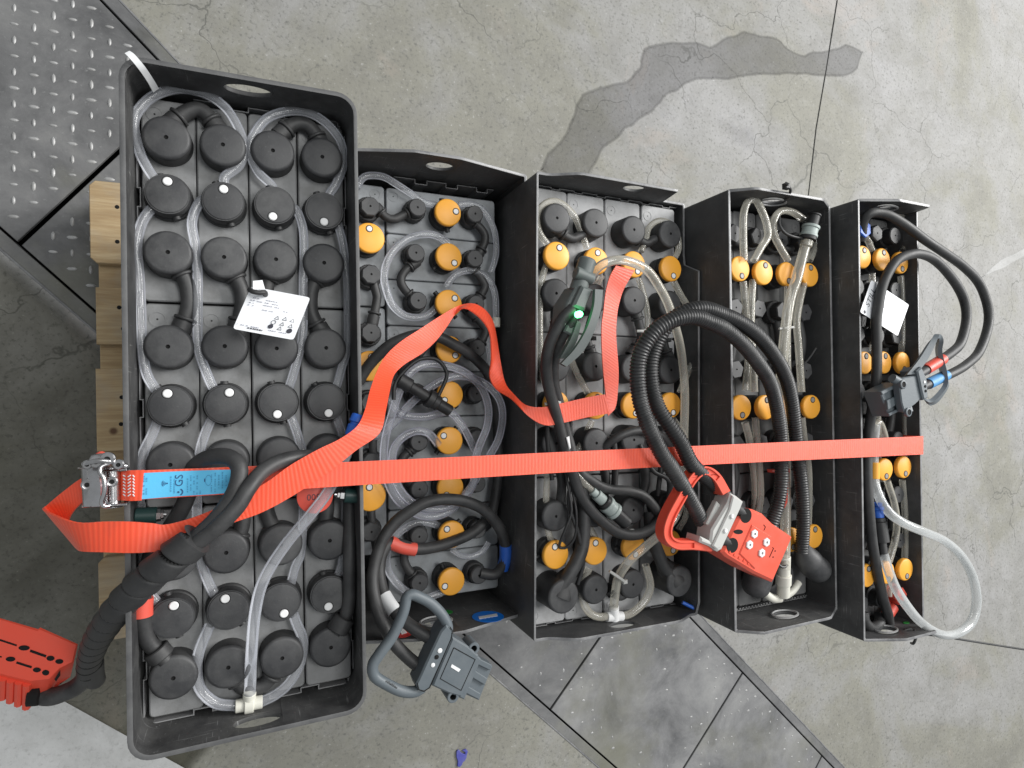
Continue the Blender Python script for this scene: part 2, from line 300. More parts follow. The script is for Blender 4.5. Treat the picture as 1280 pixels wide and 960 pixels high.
class MB:
    def __init__(s): s.v = []; s.f = []; s.m = []; s.uv = {}
    def add(s, verts, faces, mi=0, X=None):
        o = len(s.v)
        for p in verts: s.v.append((X @ Vector(p)) if X else Vector(p))
        for f in faces: s.f.append([o+i for i in f]); s.m.append(mi)
        return s
    def lathe(s, prof, X=None, seg=24, mi=0, sq=1.0):
        """prof: [(r, z[, mi])] bottom to top around local z"""
        o = len(s.v); n = len(prof)
        for q in prof:
            for k in range(seg):
                a = 2*math.pi*k/seg; p = Vector((q[0]*math.cos(a), q[0]*math.sin(a)*sq, q[1])); s.v.append(X @ p if X else p)
        for i in range(n-1):
            mm = prof[i][2] if len(prof[i]) > 2 else mi
            for k in range(seg):
                k2 = (k+1) % seg
                s.f.append([o+i*seg+k, o+i*seg+k2, o+(i+1)*seg+k2, o+(i+1)*seg+k]); s.m.append(mm)
        if prof[-1][0] > 1e-6:
            s.f.append([o+(n-1)*seg+k for k in range(seg)]); s.m.append(prof[-1][2] if len(prof[-1]) > 2 else mi)
        if prof[0][0] > 1e-6:
            s.f.append([o+k for k in reversed(range(seg))]); s.m.append(prof[0][2] if len(prof[0]) > 2 else mi)
        return s
    def cyl(s, a, b, r, r2=None, seg=16, mi=0, ch=0.0):
        a, b = Vector(a), Vector(b); d = b-a; L = d.length
        X = Matrix.Translation(a) @ d.to_track_quat('Z', 'Y').to_matrix().to_4x4()
        r2 = r if r2 is None else r2
        if ch: pr = [(r-ch, 0), (r, ch), (r2, L-ch), (r2-ch, L)]
        else: pr = [(r, 0), (r2, L)]
        return s.lathe(pr, X, seg, mi)
    def prism(s, outline, z0, z1, X=None, mi=0, holes=(), ch=0.0, mi_side=None):
        """outline: 2D loop counter-clockwise, extruded z0..z1, optional holes and top chamfer"""
        loops = [list(outline)] + [list(h) for h in holes]
        ms = mi if mi_side is None else mi_side
        flat = [p for l in loops for p in l]
        tri = tessellate_polygon([[Vector((p[0], p[1], 0)) for p in l] for l in loops])
        def inset(l, d):
            n = len(l); out = []
            ar = sum(l[i][0]*l[(i+1) % n][1]-l[(i+1) % n][0]*l[i][1] for i in range(n)); sg = 1 if ar > 0 else -1
            for i in range(n):
                a, b, c = Vector(l[i-1]), Vector(l[i]), Vector(l[(i+1) % n])
                e1 = (b-a); e2 = (c-b)
                if e1.length < 1e-9 or e2.length < 1e-9: out.append(b); continue
                n1 = Vector((-e1.y, e1.x)).normalized(); n2 = Vector((-e2.y, e2.x)).normalized()
                q = n1+n2
                if q.length < 1e-6: q = n1
                q.normalize(); k = max(0.4, q.dot(n1)); out.append(b+q*(sg*d/k))
            return out
        o = len(s.v); nf = len(flat)
        levels = [(flat, z0)]
        if ch:
            levels.append((flat, z1-ch)); levels.append(([p for i, l in enumerate(loops) for p in inset(l, ch if i == 0 else -ch)], z1))
        else: levels.append((flat, z1))
        for pts, z in levels:
            for p in pts:
                q = Vector((p[0], p[1], z)); s.v.append(X @ q if X else q)
        top = o+(len(levels)-1)*nf
        for t in tri:
            a, b, c = [Vector((flat[i][0], flat[i][1])) for i in t]
            if (b-a).cross(c-a) < 0: t = (t[0], t[2], t[1])
            s.f.append([top+i for i in t]); s.m.append(mi)
            s.f.append([o+i for i in reversed(t)]); s.m.append(ms)
        st = 0
        for li, l in enumerate(loops):
            n = len(l)
            for lv in range(len(levels)-1):
                for i in range(n):
                    j = (i+1) % n
                    s.f.append([o+lv*nf+st+i, o+lv*nf+st+j, o+(lv+1)*nf+st+j, o+(lv+1)*nf+st+i]); s.m.append(ms if lv == 0 else mi)
            st += n
        return s
    def box(s, c, size, X=None, mi=0, ch=0.0):
        x, y, z = size[0]/2, size[1]/2, size[2]/2
        T = Matrix.Translation(Vector(c)); T = X @ T if X else T
        return s.prism([(-x, -y), (x, -y), (x, y), (-x, y)], -z, z, T, mi, ch=ch)
    def tube(s, pts, r, seg=12, step=5, mi=0, smooth=True, rfun=None, cap=True):
        P = catmull(pts, step) if smooth else pts
        n = len(P); o = len(s.v); sarc = 0.0; up = None
        for i in range(n):
            t = (P[min(i+1, n-1)]-P[max(i-1, 0)]).normalized()
            if up is None:
                up = t.orthogonal().normalized()
            up = (up - t*up.dot(t)).normalized(); sd = t.cross(up)
            if i: sarc += (P[i]-P[i-1]).length
            for k in range(seg):
                a = 2*math.pi*k/seg
                rr = rfun(sarc, a) if rfun else r
                s.v.append(P[i]+(up*math.cos(a)+sd*math.sin(a))*rr)
        for i in range(n-1):
            for k in range(seg):
                k2 = (k+1) % seg
                s.f.append([o+i*seg+k, o+i*seg+k2, o+(i+1)*seg+k2, o+(i+1)*seg+k]); s.m.append(mi)
        if cap:
            s.f.append([o+k for k in reversed(range(seg))]); s.m.append(mi)
            s.f.append([o+(n-1)*seg+k for k in range(seg)]); s.m.append(mi)
        return s
    def ribbon(s, A, B, th, step=6, mi=0, nx=6):
        """band between two edge curves A and B (same number of points)"""
        C = [Vector((*a, *b)) for a, b in zip(A, B)]
        C = catmull(C, step*1.4)
        n = len(C); o = len(s.v); arc = 0; prev = None; uvs = []
        rows = []
        for i in range(n):
            a, b = Vector(C[i][:3]), Vector(C[i][3:])
            a2, b2 = Vector(C[min(i+1, n-1)][:3]), Vector(C[min(i+1, n-1)][3:])
            a0, b0 = Vector(C[max(i-1, 0)][:3]), Vector(C[max(i-1, 0)][3:])
            t = ((a2+b2)-(a0+b0)).normalized(); wd = (b-a); nr = t.cross(wd).normalized()
            c = (a+b)/2
            if prev is not None: arc += (c-prev).length
            prev = c
            rows.append((a, b, nr, arc, wd.length))
        for side in (1, -1):
            for a, b, nr, arc, wl in rows:
                for k in range(nx+1):
                    t = k/nx
                    s.v.append(a.lerp(b, t)+nr*(side*th/2)); s.uv[len(s.v)-1] = (arc, t*35.0)
        W = nx+1
        for i in range(n-1):
            for k in range(nx):
                q = [o+i*W+k, o+i*W+k+1, o+(i+1)*W+k+1, o+(i+1)*W+k]
                s.f.append(q[::-1]); s.m.append(mi)
                s.f.append([x+n*W for x in q]); s.m.append(mi)
            for k in (0, nx):
                q = [o+i*W+k, o+(i+1)*W+k, o+(i+1)*W+k+n*W, o+i*W+k+n*W]
                s.f.append(q if k else q[::-1]); s.m.append(mi)
        for i in (0, n-1):
            for k in range(nx):
                q = [o+i*W+k, o+i*W+k+1, o+i*W+k+1+n*W, o+i*W+k+n*W]
                s.f.append(q if i == 0 else q[::-1]); s.m.append(mi)
        return s
    def mesh(s, name, mats, sharp=38, T=None):
        me = bpy.data.meshes.new(name)
        vs = [((T @ p) if T else p)*MM for p in s.v]
        me.from_pydata([tuple(v) for v in vs], [], s.f)
        for m in mats: me.materials.append(MAT[m] if isinstance(m, str) else m)
        me.polygons.foreach_set('material_index', s.m)
        me.polygons.foreach_set('use_smooth', [True]*len(s.f))
        if s.uv:
            ul = me.uv_layers.new(name='UVMap')
            for lp in me.loops: ul.data[lp.index].uv = s.uv.get(lp.vertex_index, (0, 0))
        me.set_sharp_from_angle(angle=R(sharp)); me.update(); return me

WM = {}
def put(name, me, wm, parent=None, label=None, cat=None, group=None, kind=None):
    o = bpy.data.objects.new(name, me); COL.objects.link(o)
    WM[o] = wm.copy()
    if parent is not None:
        o.parent = parent; o.matrix_basis = WM[parent].inverted() @ wm
    else: o.matrix_basis = wm
    if label: o['label'] = label
    if cat: o['category'] = cat
    if group: o['group'] = group
    if kind: o['kind'] = kind
    return o
def build(mb, name, mats, parent=None, sharp=38, **kw):
    """mesh given in hall millimetres; origin moved to the foot of its bounding box"""
    lo = Vector([min(v[k] for v in mb.v) for k in range(3)]); hi = Vector([max(v[k] for v in mb.v) for k in range(3)])
    c = Vector(((lo.x+hi.x)/2, (lo.y+hi.y)/2, lo.z))
    me = mb.mesh(name, mats, sharp, Matrix.Translation(-c))
    return put(name, me, Matrix.Translation(c*MM), parent, **kw)
def empty(name, loc, yaw=0, **kw):
    return put(name, None, Matrix.Translation(Vector(loc)*MM) @ Matrix.Rotation(yaw, 4, 'Z'), **kw)
def PX(pts, z=None):
    """photo points [(u, v, z)] or [(u, v)] at one height -> hall points"""
    return [at(p[0], p[1], p[2] if len(p) > 2 else z) for p in pts]
def px2d(pts, z):
    return [(q.x, q.y) for q in (at(u, v, z) for u, v in pts)][::-1]
def rrect(x0, y0, x1, y1, r, n=4):
    out = []
    for cx, cy, a0 in ((x1-r, y1-r, 0), (x0+r, y1-r, 90), (x0+r, y0+r, 180), (x1-r, y0+r, 270)):
        for k in range(n+1):
            a = R(a0+90*k/n); out.append((cx+r*math.cos(a), cy+r*math.sin(a)))
    return out
def ccw(l):
    a = sum(l[i][0]*l[(i+1) % len(l)][1]-l[(i+1) % len(l)][0]*l[i][1] for i in range(len(l)))
    return l if a > 0 else l[::-1]
def slabpx(mb, pts, z1, th, mi=0, holes=(), ch=0.8, mi_side=None):
    """outline taken at its top height, extruded downwards"""
    return mb.prism(ccw(px2d(pts, z1)), z1-th, z1, None, mi, [ccw(px2d(h, z1))[::-1] for h in holes], ch, mi_side)
def circ(u, v, ru, rv=None, n=16):
    rv = ru if rv is None else rv
    return [(u+ru*math.cos(2*math.pi*k/n), v+rv*math.sin(2*math.pi*k/n)) for k in range(n)]
def text_mesh(txt, size, depth=0.15, align='CENTER'):
    cu = bpy.data.curves.new('lettering', 'FONT'); cu.body = txt; cu.size = size*MM; cu.extrude = depth*MM; cu.align_x = align; cu.align_y = 'CENTER'; cu.resolution_u = 3
    o = bpy.data.objects.new('lettering', cu); COL.objects.link(o)
    me = bpy.data.meshes.new_from_object(o.evaluated_get(bpy.context.evaluated_depsgraph_get()))
    bpy.data.objects.remove(o); bpy.data.curves.remove(cu); me.materials.clear(); return me
def lettering(txt, size, X, mat, parent, depth=0.12, name='lettering'):
    me = text_mesh(txt, size, depth); me.materials.append(MAT[mat])
    Y = X.copy(); Y.translation = X.translation*MM
    return put(name, me, Y, parent)

# ------------------------------------------------------------------ the setting
ZF = -144.0
def line_floor(u0, v0, u1, v1):
    return at(u0, v0, ZF), at(u1, v1, ZF)
UA, UB = line_floor(130, 0, 1040, 960)       # upper edge of the covered trench
LA, LB = line_floor(0, 288, 770, 958)        # lower edge
D = ((UB-UA).normalized()+(LB-LA).normalized()).normalized(); NRM = Vector((-D.y, D.x, 0))
if (UA-LA).dot(NRM) < 0: NRM = -NRM
cu_ = ((UA+UB)/2).dot(NRM); cl_ = ((LA+LB)/2).dot(NRM)
def tr(s, t): return D*s + NRM*t + Vector((0, 0, ZF))        # along / across the trench
FR = 26.0                                                       # frame rail width
mb = MB(); BIG = 7000
for t0, t1 in ((cu_+FR, cu_+BIG), (cl_-BIG, cl_-FR)):
    mb.add([tr(-BIG, t0), tr(BIG, t0), tr(BIG, t1), tr(-BIG, t1)], [[0, 1, 2, 3]])
floor = build(mb, 'floor', ['concrete'], kind='structure', label='worn grey concrete hall floor with hairline cracks')
mb = MB(); a, b_2 = cl_-FR, cu_+FR
mb.add([tr(-BIG, a)+Vector((0, 0, -160)), tr(BIG, a)+Vector((0, 0, -160)), tr(BIG, b_2)+Vector((0, 0, -160)), tr(-BIG, b_2)+Vector((0, 0, -160)),
        tr(-BIG, a), tr(BIG, a), tr(BIG, b_2), tr(-BIG, b_2)], [[0, 1, 2, 3], [0, 4, 5, 1], [3, 2, 6, 7]])
build(mb, 'floor_trench', ['hole'], kind='structure', label='dark cable trench under the steel cover plates')
for nm, c0, sgn in (('a', cu_, 1), ('b', cl_, -1)):
    mb = MB()
    X = Matrix(((D.x, NRM.x, 0, 0), (D.y, NRM.y, 0, 0), (0, 0, 1, ZF), (0, 0, 0, 1)))
    y0, y1 = sorted((c0+sgn*2, c0+sgn*FR))
    mb.prism([(-4000, y0), (4000, y0), (4000, y1), (-4000, y1)], -40, 0.6, X, ch=1.0)
    y0, y1 = sorted((c0+sgn*(FR-0.5), c0+sgn*(FR+3.5)))
    mb.prism([(-4000, y0), (4000, y0), (4000, y1), (-4000, y1)], -40, 1.6, X, mi=1, ch=0.8)
    build(mb, 'trench_frame', ['plate', 'rim'], kind='structure', label='steel angle frame along the '+('upper' if sgn > 0 else 'lower')+' side of the floor trench')
# joints between plates, measured in the photograph
def s_of(u, v): return at(u, v, ZF).dot(D)
def jpt(u, v): q = at(u, v, ZF); return (q.dot(D), q.dot(NRM))
J = [(jpt(20, 308), jpt(108, 226), 5.0), (jpt(741, 810), jpt(690, 884), 3.0), (jpt(931, 837), jpt(856, 958), 3.2), (jpt(1029, 942), jpt(1000, 1000), 3.2)]
def joint_at(j, t):
    (s0, t0), (s1, t1), _ = j
    return s0 + (s1-s0)*(t-t0)/(t1-t0)
edges = []
gap_t0, gap_t1 = cl_+2.5, cu_-2.5
bounds = [None]+J+[None]
plates = []
for k in range(len(bounds)-1):
    l, r = bounds[k], bounds[k+1]
    sl = [(-2600 if l is None else joint_at(l, t)+l[2]) for t in (gap_t0, gap_t1)]
    sr = [(2600 if r is None else joint_at(r, t)-r[2]) for t in (gap_t0, gap_t1)]
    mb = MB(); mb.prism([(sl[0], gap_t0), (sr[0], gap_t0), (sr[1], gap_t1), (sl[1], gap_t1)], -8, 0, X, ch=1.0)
    o = build(mb, 'cover_plate', ['plate' if k < 2 else 'plate_lit'], kind='structure', label=['steel tread cover plate beyond the dark joint, far left', 'steel tread cover plate under the pallet',
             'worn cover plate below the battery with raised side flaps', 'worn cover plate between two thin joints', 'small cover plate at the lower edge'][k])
    plates.append((o, sl, sr))
# raised tread on each plate: small lens-shaped lugs in two directions
def lug(mb, c, ang, L, W, h, mi):
    X2 = Matrix.Translation(c) @ Matrix.Rotation(ang, 4, 'Z')
    pts = [(-L/2, 0), (-L*.3, -W*.42), (0, -W/2), (L*.3, -W*.42), (L/2, 0), (L*.3, W*.42), (0, W/2), (-L*.3, W*.42)]
    inn = [(p[0]*.62, p[1]*.55) for p in pts]
    v = [(p[0], p[1], 0) for p in pts]+[(p[0], p[1], h) for p in inn]
    f = [[i, (i+1) % 8, 8+(i+1) % 8, 8+i] for i in range(8)]+[[8+i for i in range(8)]]
    mb.add(v, f, mi, X2)
pa, pb = at(30, 160, ZF), at(55, 160, ZF)
PIT = (pb-pa).x*24.7/25; PIY = (at(30, 160, ZF)-at(30, 180, ZF)).y
lugs = [MB() for _ in plates]
for i in range(-60, 75):
    for j in range(-60, 60):
        c = Vector((i*PIT-2.0, j*PIY+4.0, ZF)); s_, t_ = c.dot(D), c.dot(NRM)
        if not (gap_t0+12 < t_ < gap_t1-12): continue
        for k, (o, sl, sr) in enumerate(plates):
            f = (t_-gap_t0)/(gap_t1-gap_t0)
            if sl[0]+(sl[1]-sl[0])*f+12 < s_ < sr[0]+(sr[1]-sr[0])*f-12:
                worn = k >= 2 or (k == 1 and c.x > 300)
                rnd = random.random()
                if worn:
                    edge = min(t_-gap_t0, gap_t1-t_, abs(s_-(sl[0]+(sl[1]-sl[0])*f)), abs(s_-(sr[0]+(sr[1]-sr[0])*f)))
                    if rnd > (0.6 if edge < 70 else 0.10): continue
                    q = random.uniform(.4, .8)
                    c2 = c+Vector((random.uniform(-5, 5), random.uniform(-5, 5), 0.1))
                    lug(lugs[k], c2, ((i+j) % 2)*math.pi/2+random.uniform(-.15, .15), PIT*.5*q, 8*q, .9, 0)
                else:
                    q = random.uniform(.78, 1.05)
                    lug(lugs[k], c+Vector((0, 0, 0.1)), ((i+j) % 2)*math.pi/2+random.uniform(-.05, .05), PIT*.60*q, 6.8*q, 1.8, 1 if rnd > .975 else 0)
for k, l in enumerate(lugs):
    if l.v: build(l, 'tread', ['tread', 'rust'], plates[k][0], sharp=60, kind='stuff')

def soft_stain(pts, z, name, mat, inset=9, amount=1.0, **kw):
    P = [Vector((q.x, q.y)) for q in (at(u, v, z) for u, v in pts)]; n = len(P)
    ar = sum(P[i].x*P[(i+1) % n].y-P[(i+1) % n].x*P[i].y for i in range(n))
    if ar < 0: P = P[::-1]
    I = []
    for i in range(n):
        t = (P[(i+2) % n]-P[i-2]).normalized(); I.append(P[i]+Vector((-t.y, t.x))*inset)
    tri = tessellate_polygon([[Vector((*p, 0)) for p in I]]); mb = MB(); fs = []
    for t in tri:
        a, b, c = [I[k] for k in t]; fs.append(list(t) if (b-a).cross(c-a) > 0 else [t[0], t[2], t[1]])
    fs += [[n+k, n+(k+1) % n, (k+1) % n, k] for k in range(n)]
    mb.add([(p.x, p.y, z) for p in I]+[(p.x, p.y, z) for p in P], fs)
    o = build(mb, name, [mat], **kw)
    at_ = o.data.attributes.new('soak', 'FLOAT', 'POINT'); at_.data.foreach_set('value', [amount]*n+[0.0]*n); return o
def sheet(pts, z, name, mats, **kw):
    mb = MB(); P = ccw([(q.x, q.y) for q in (at(u, v, z) for u, v in pts)])
    tri = tessellate_polygon([[Vector((*p, 0)) for p in P]])
    fs = []
    for t in tri:
        a, b, c = [Vector(P[i]) for i in t]
        fs.append(list(t) if (b-a).cross(c-a) > 0 else [t[0], t[2], t[1]])
    mb.add([(p[0], p[1], z) for p in P], fs)
    return build(mb, name, mats, **kw)
def wobble(pts, amp, sub=6):
    out = []; n = len(pts)
    for i in range(n):
        a, b = Vector(pts[i]), Vector(pts[(i+1) % n])
        for k in range(sub):
            q = a.lerp(b, k/sub); q3 = Vector((q.x*.03, q.y*.03, 0))
            out.append((q.x+amp*noise.noise(q3*1.7), q.y+amp*noise.noise(q3*1.7+Vector((9, 3, 1)))))
    return out
# dark stain trailing across the upper floor
st = [(676, 214), (682, 190), (697, 178), (708, 160), (720, 130), (727, 117), (760, 104), (790, 98), (800, 78), (804, 60), (822, 52), (858, 50), (890, 54),
      (908, 46), (930, 38), (960, 45), (985, 58), (1005, 68), (1040, 60), (1058, 54), (1078, 66), (1074, 84), (1058, 94), (1035, 97), (1000, 95), (970, 93), (935, 96), (900, 101),
      (870, 100), (850, 112), (830, 122), (815, 140), (795, 152), (775, 170), (762, 182), (748, 200), (735, 225), (700, 235)]
soft_stain(wobble(st, 5), ZF+0.5, 'floor_stain', 'concrete_damp', 11, kind='structure', label='dark damp stain trailing across the upper concrete floor')
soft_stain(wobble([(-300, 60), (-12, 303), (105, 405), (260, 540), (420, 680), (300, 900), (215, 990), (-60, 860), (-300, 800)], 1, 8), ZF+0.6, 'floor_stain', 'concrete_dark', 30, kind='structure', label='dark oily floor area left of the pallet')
sheet([(-120, 767), (0, 833), (70, 871), (225, 957), (262, 978), (-40, 1120), (-200, 1000)], ZF+4, 'floor_marking', ['concrete_patch'], kind='structure', label='worn pale painted area on the floor, bottom left')
soft_stain(wobble([(1222, 348), (1252, 326), (1280, 309), (1310, 290), (1316, 300), (1285, 319), (1258, 334)], 3, 5), ZF+1.0, 'floor_streak', 'concrete_streak', 4.5, 0.6, kind='structure', label='white streak on the floor at the right edge')  # pale tapering streak with soft edges, lighter than the floor around it
# saw-cut joint running across the upper floor
sheet([(1046, 0), (1047.4, 0), (1033, 90), (1021, 160), (1010.5, 250), (1009.5, 250), (1019.8, 160), (1031.8, 90)], ZF+0.9, 'floor_joint', ['hole'], kind='structure', label='thin dark joint line across the upper floor')

# ------------------------------------------------------------------ pallet
PW = 0.016; POS = Vector((-249.9, 379.3, 0))
pallet = empty('pallet', (350, -24, -144), PW, label='pale wooden pallet under the five batteries', cat='pallet')
PM = Matrix.Translation(POS) @ Matrix.Rotation(PW, 4, 'Z')
def board(x0, x1, y0, y1, z0, z1, nm, clip=0):
    mb = MB(); cx, cy = (x0+x1)/2, (y0+y1)/2
    hx, hy = (x1-x0)/2, (y1-y0)/2
    o = [(-hx+clip, -hy), (hx, -hy), (hx, hy), (-hx+clip, hy), (-hx, hy-clip), (-hx, -hy+clip)] if clip else [(-hx, -hy), (hx, -hy), (hx, hy), (-hx, hy)]
    mb.prism(o, 0, z1-z0, ch=1.2)
    me = mb.mesh(nm, ['wood'])
    return put(nm, me, Matrix.Translation(((PM @ Vector((cx, cy, z0)))*MM)) @ Matrix.Rotation(PW, 4, 'Z'), pallet)
for y0, y1, dx, cl in ((-145, 0, 0, 9), (-288, -188, 7, 0), (-476, -331, 5, 0), (-619, -519, 8, 0), (-807, -662, 4, 9)):
    bd = board(dx, 1200+dx, y0, y1, -22, 0, 'deck_board', cl)
    for ny in (0.3, 0.7):
        for nx_ in (48, 92):
            q = PM @ Vector((nx_+random.uniform(-8, 8), y0+(y1-y0)*ny+random.uniform(-8, 8), 0))
            m2 = MB(); m2.lathe([(3.6, -1), (3.6, 0.4), (2.6, 0.9)], Matrix.Translation(q), 10); build(m2, 'nail', ['hole'], bd)
for x0 in (8, 528, 1055): board(x0, x0+145, -800, -6, -44, -22.2, 'bearer')
for x0 in (8, 528, 1055):
    for y0 in (-100, -476, -800): board(x0+2, x0+143, y0, y0+(145 if y0 == -476 else 98), -122, -44.2, 'block')
for y0, w_ in ((-100, 100), (-476, 145), (-803, 100)): board(2, 1198, y0, y0+w_, -143.8, -122.2, 'base_board')

# ------------------------------------------------------------------ batteries
BX = [(4.97, -8.5, 0.012, 638.2, 206.3, 624), (242.2, -0.3, 0.002, 484.5, 253.5, 624), (493.3, -17.9, -0.016, 540, 284, 624),
      (728.2, -25.8, 0.002, 606.9, 206, 624), (910.2, -43.1, -0.005, 644.6, 140.2, 661)]
BL = ['wide battery with big black round caps and grey lids under the white tag, leftmost', 'low battery with a coiled clear hose and one row of nine orange plugs',
      'battery with pale grey lids and a green-lit plug under the loose red strap end', 'narrow deep black battery with milky hoses and the red handled plug',
      'narrowest battery with three columns of orange plugs, rightmost']
BAT = [empty('battery', (x, y, 0), yw, label=l, cat='battery', group='forklift batteries side by side on the pallet') for (x, y, yw, *_), l in zip(BX, BL)]
def BM(i): x, y, yw, *_ = BX[i]; return Matrix.Translation((x, y, 0)) @ Matrix.Rotation(yw, 4, 'Z')

def boolean_cut(me, cutter, name):
    a = bpy.data.objects.new('t', me); c = bpy.data.objects.new('c', cutter); COL.objects.link(a); COL.objects.link(c)
    md = a.modifiers.new('b', 'BOOLEAN'); md.operation = 'DIFFERENCE'; md.solver = 'EXACT'; md.object = c
    bv = a.modifiers.new('bv', 'BEVEL'); bv.width = 0.0009; bv.segments = 2; bv.limit_method = 'ANGLE'; bv.angle_limit = R(50)
    r = bpy.data.meshes.new_from_object(a.evaluated_get(bpy.context.evaluated_depsgraph_get())); r.name = name
    bpy.data.objects.remove(a); bpy.data.objects.remove(c)
    r.polygons.foreach_set('use_smooth', [True]*len(r.polygons)); r.set_sharp_from_angle(angle=R(38)); return r
def tray(i, ix0, ix1, iy, rad, ztop, holes, mat, lip=0.0):
    """shell with inner faces ix0..ix1, +-iy; ztop(x, y) is the rim height; holes [(x, end, z, rx, rz)]"""
    X0, Y0, yw, Z, W, L = BX[i]
    ox0, ox1, oy = -W/2, W/2, L/2
    if i == 2: ox1 = ix1+4
    def loop(x0, x1, yy, r):
        pts = []; nx, ny = 28, 40
        for (ax, ay, bx, by, n) in ((x0+r, -yy, x1-r, -yy, nx), (x1, -yy+r, x1, yy-r, ny), (x1-r, yy, x0+r, yy, nx), (x0, yy-r, x0, -yy+r, ny)):
            for k in range(n): pts.append((ax+(bx-ax)*k/n, ay+(by-ay)*k/n))
            # corner
            cxs = {(x1-r, -yy): (x1-r, -yy+r, 270), (x1, yy-r): (x1-r, yy-r, 0), (x0+r, yy): (x0+r, yy-r, 90), (x0, -yy+r): (x0+r, -yy+r, 180)}[(bx, by)]
            for k in range(6):
                a = R(cxs[2]+90*k/6); pts.append((cxs[0]+r*math.cos(a), cxs[1]+r*math.sin(a)))
        return pts
    O = loop(ox0, ox1, oy, rad); I = loop(ix0, ix1, iy, max(rad-4, 1.5)); n = len(O)
    mb = MB(); vs = []
    for p in O: vs.append((p[0], p[1], 0.5))
    for p, q in zip(O, I): vs.append((p[0], p[1], ztop(p[0]/(W/2), p[1]/(L/2))))
    for p, q in zip(O, I): vs.append((q[0], q[1], ztop(p[0]/(W/2), p[1]/(L/2))))
    for q in I: vs.append((q[0], q[1], 6))
    fs = []
    for k in range(n):
        j = (k+1) % n
        for lv in range(3): fs.append([lv*n+k, lv*n+j, (lv+1)*n+j, (lv+1)*n+k])
    fs.append([3*n+k for k in range(n)]); fs.append([k for k in reversed(range(n))])
    mb.add(vs, fs, 0)
    for k in range(n): mb.m[k*3+1] = 1
    me = mb.mesh('tray', [mat, 'rim' if i else 'rim_plastic'])
    cm = MB()
    for hx, end, hz, rx, rz in holes:
        T = Matrix.Translation((hx, end*(L/2-4), hz)) @ Matrix.Rotation(R(90), 4, 'X')
        cm.lathe([(rx, -24), (rx, 24)], T, 28, 0, rz/rx)
    me = boolean_cut(me, cm.mesh('cut', [mat]), 'tray')
    wm = BM(i).copy(); wm.translation = wm.translation*MM
    return put('tray', me, wm, BAT[i])
def smooth01(x): x = max(0, min(1, x)); return x*x*(3-2*x)
def ear(base, rise, x0, x1, x2, x3):
    """end-wall rim raised between x1 and x2 (fractions of half width)"""
    def f(x, y):
        if abs(y) < 0.985: return base
        if x < x1: return base+rise*max(0, min(1, (x-x0)/(x1-x0)))
        if x > x2: return base+rise*max(0, min(1, (x3-x)/(x3-x2)))
        return base+rise
    return f
T1 = tray(0, -98.5, 99.5, 307.5, 20, lambda x, y: 638.2, [(2, 1, 617, 22, 11), (2, -1, 617, 22, 11)], 'tray_plastic')
T2 = tray(1, -122.7, 122.7, 308, 4, ear(484.5, 26, -.95, -.35, .15, .95), [(0, 1, 476, 19, 14), (-8, -1, 468, 20, 15)], 'tray_steel')
def z3(x, y):
    if abs(y) > 0.985:
        if x > 0.58: return 516 if y > 0 else (545 if x > .8 else 560-15*max(0, (x-.58)/.22))
        if x < -0.86: return 540
        return 540+ (22 if y > 0 else 20)*max(0, min(1, (x+.86)/.25)) if x < .7 or y > 0 else 545
    if x > 0.83:
        return 516 if y > 0.70 else 516+34*smooth01((0.70-y)/0.06)
    return 540
T3 = tray(2, -139, 122, 308, 4, z3, [(10, 1, 546, 17, 11), (-5, -1, 541, 20, 10)], 'tray_steel')
T4 = tray(3, -99, 99, 308, 3.5, ear(606.9, 22, -.98, -.7, .6, .98), [(-10, 1, 600, 20, 13), (5, -1, 596, 20, 13)], 'tray_steel')
T5 = tray(4, -66.5, 66.5, 326.5, 4, ear(644.6, 24, -.98, -.15, .9, .99), [(-2, 1, 642, 18, 12), (-8, -1, 636, 18, 12)], 'tray_steel')
MAT['ring'] = plastic('pale_ring', (0.30, 0.30, 0.30), 0.35, 0.3, (0.2, 0.2, 0.2))
def hole_ring(i, tr_, x, end, z, rx, rz, m='ring'):
    L = BX[i][5]; T = BM(i) @ Matrix.Translation((x, end*(L/2-5.2), z)) @ Matrix.Rotation(R(90*end), 4, 'X')
    mb = MB(); o = len(mb.v); sg = 32
    for (r, h) in ((1.16, 0), (1.16, 1.6), (1.03, 2.2), (1.0, 1.4), (1.0, 0)):
        for k in range(sg):
            a = 2*math.pi*k/sg; mb.v.append(T @ Vector((rx*r*math.cos(a), rz*r*math.sin(a), h)))
    for lv in range(4):
        for k in range(sg):
            j = (k+1) % sg; mb.f.append([lv*sg+k, lv*sg+j, (lv+1)*sg+j, (lv+1)*sg+k]); mb.m.append(0)
    build(mb, 'hole_ring', [m], tr_)
for a in ((3, T4, 5, -1, 596, 20, 13), (3, T4, -10, 1, 600, 20, 13), (4, T5, -2, 1, 642, 18, 12), (4, T5, -8, -1, 636, 18, 12), (1, T2, -8, -1, 468, 20, 15)): hole_ring(*a)

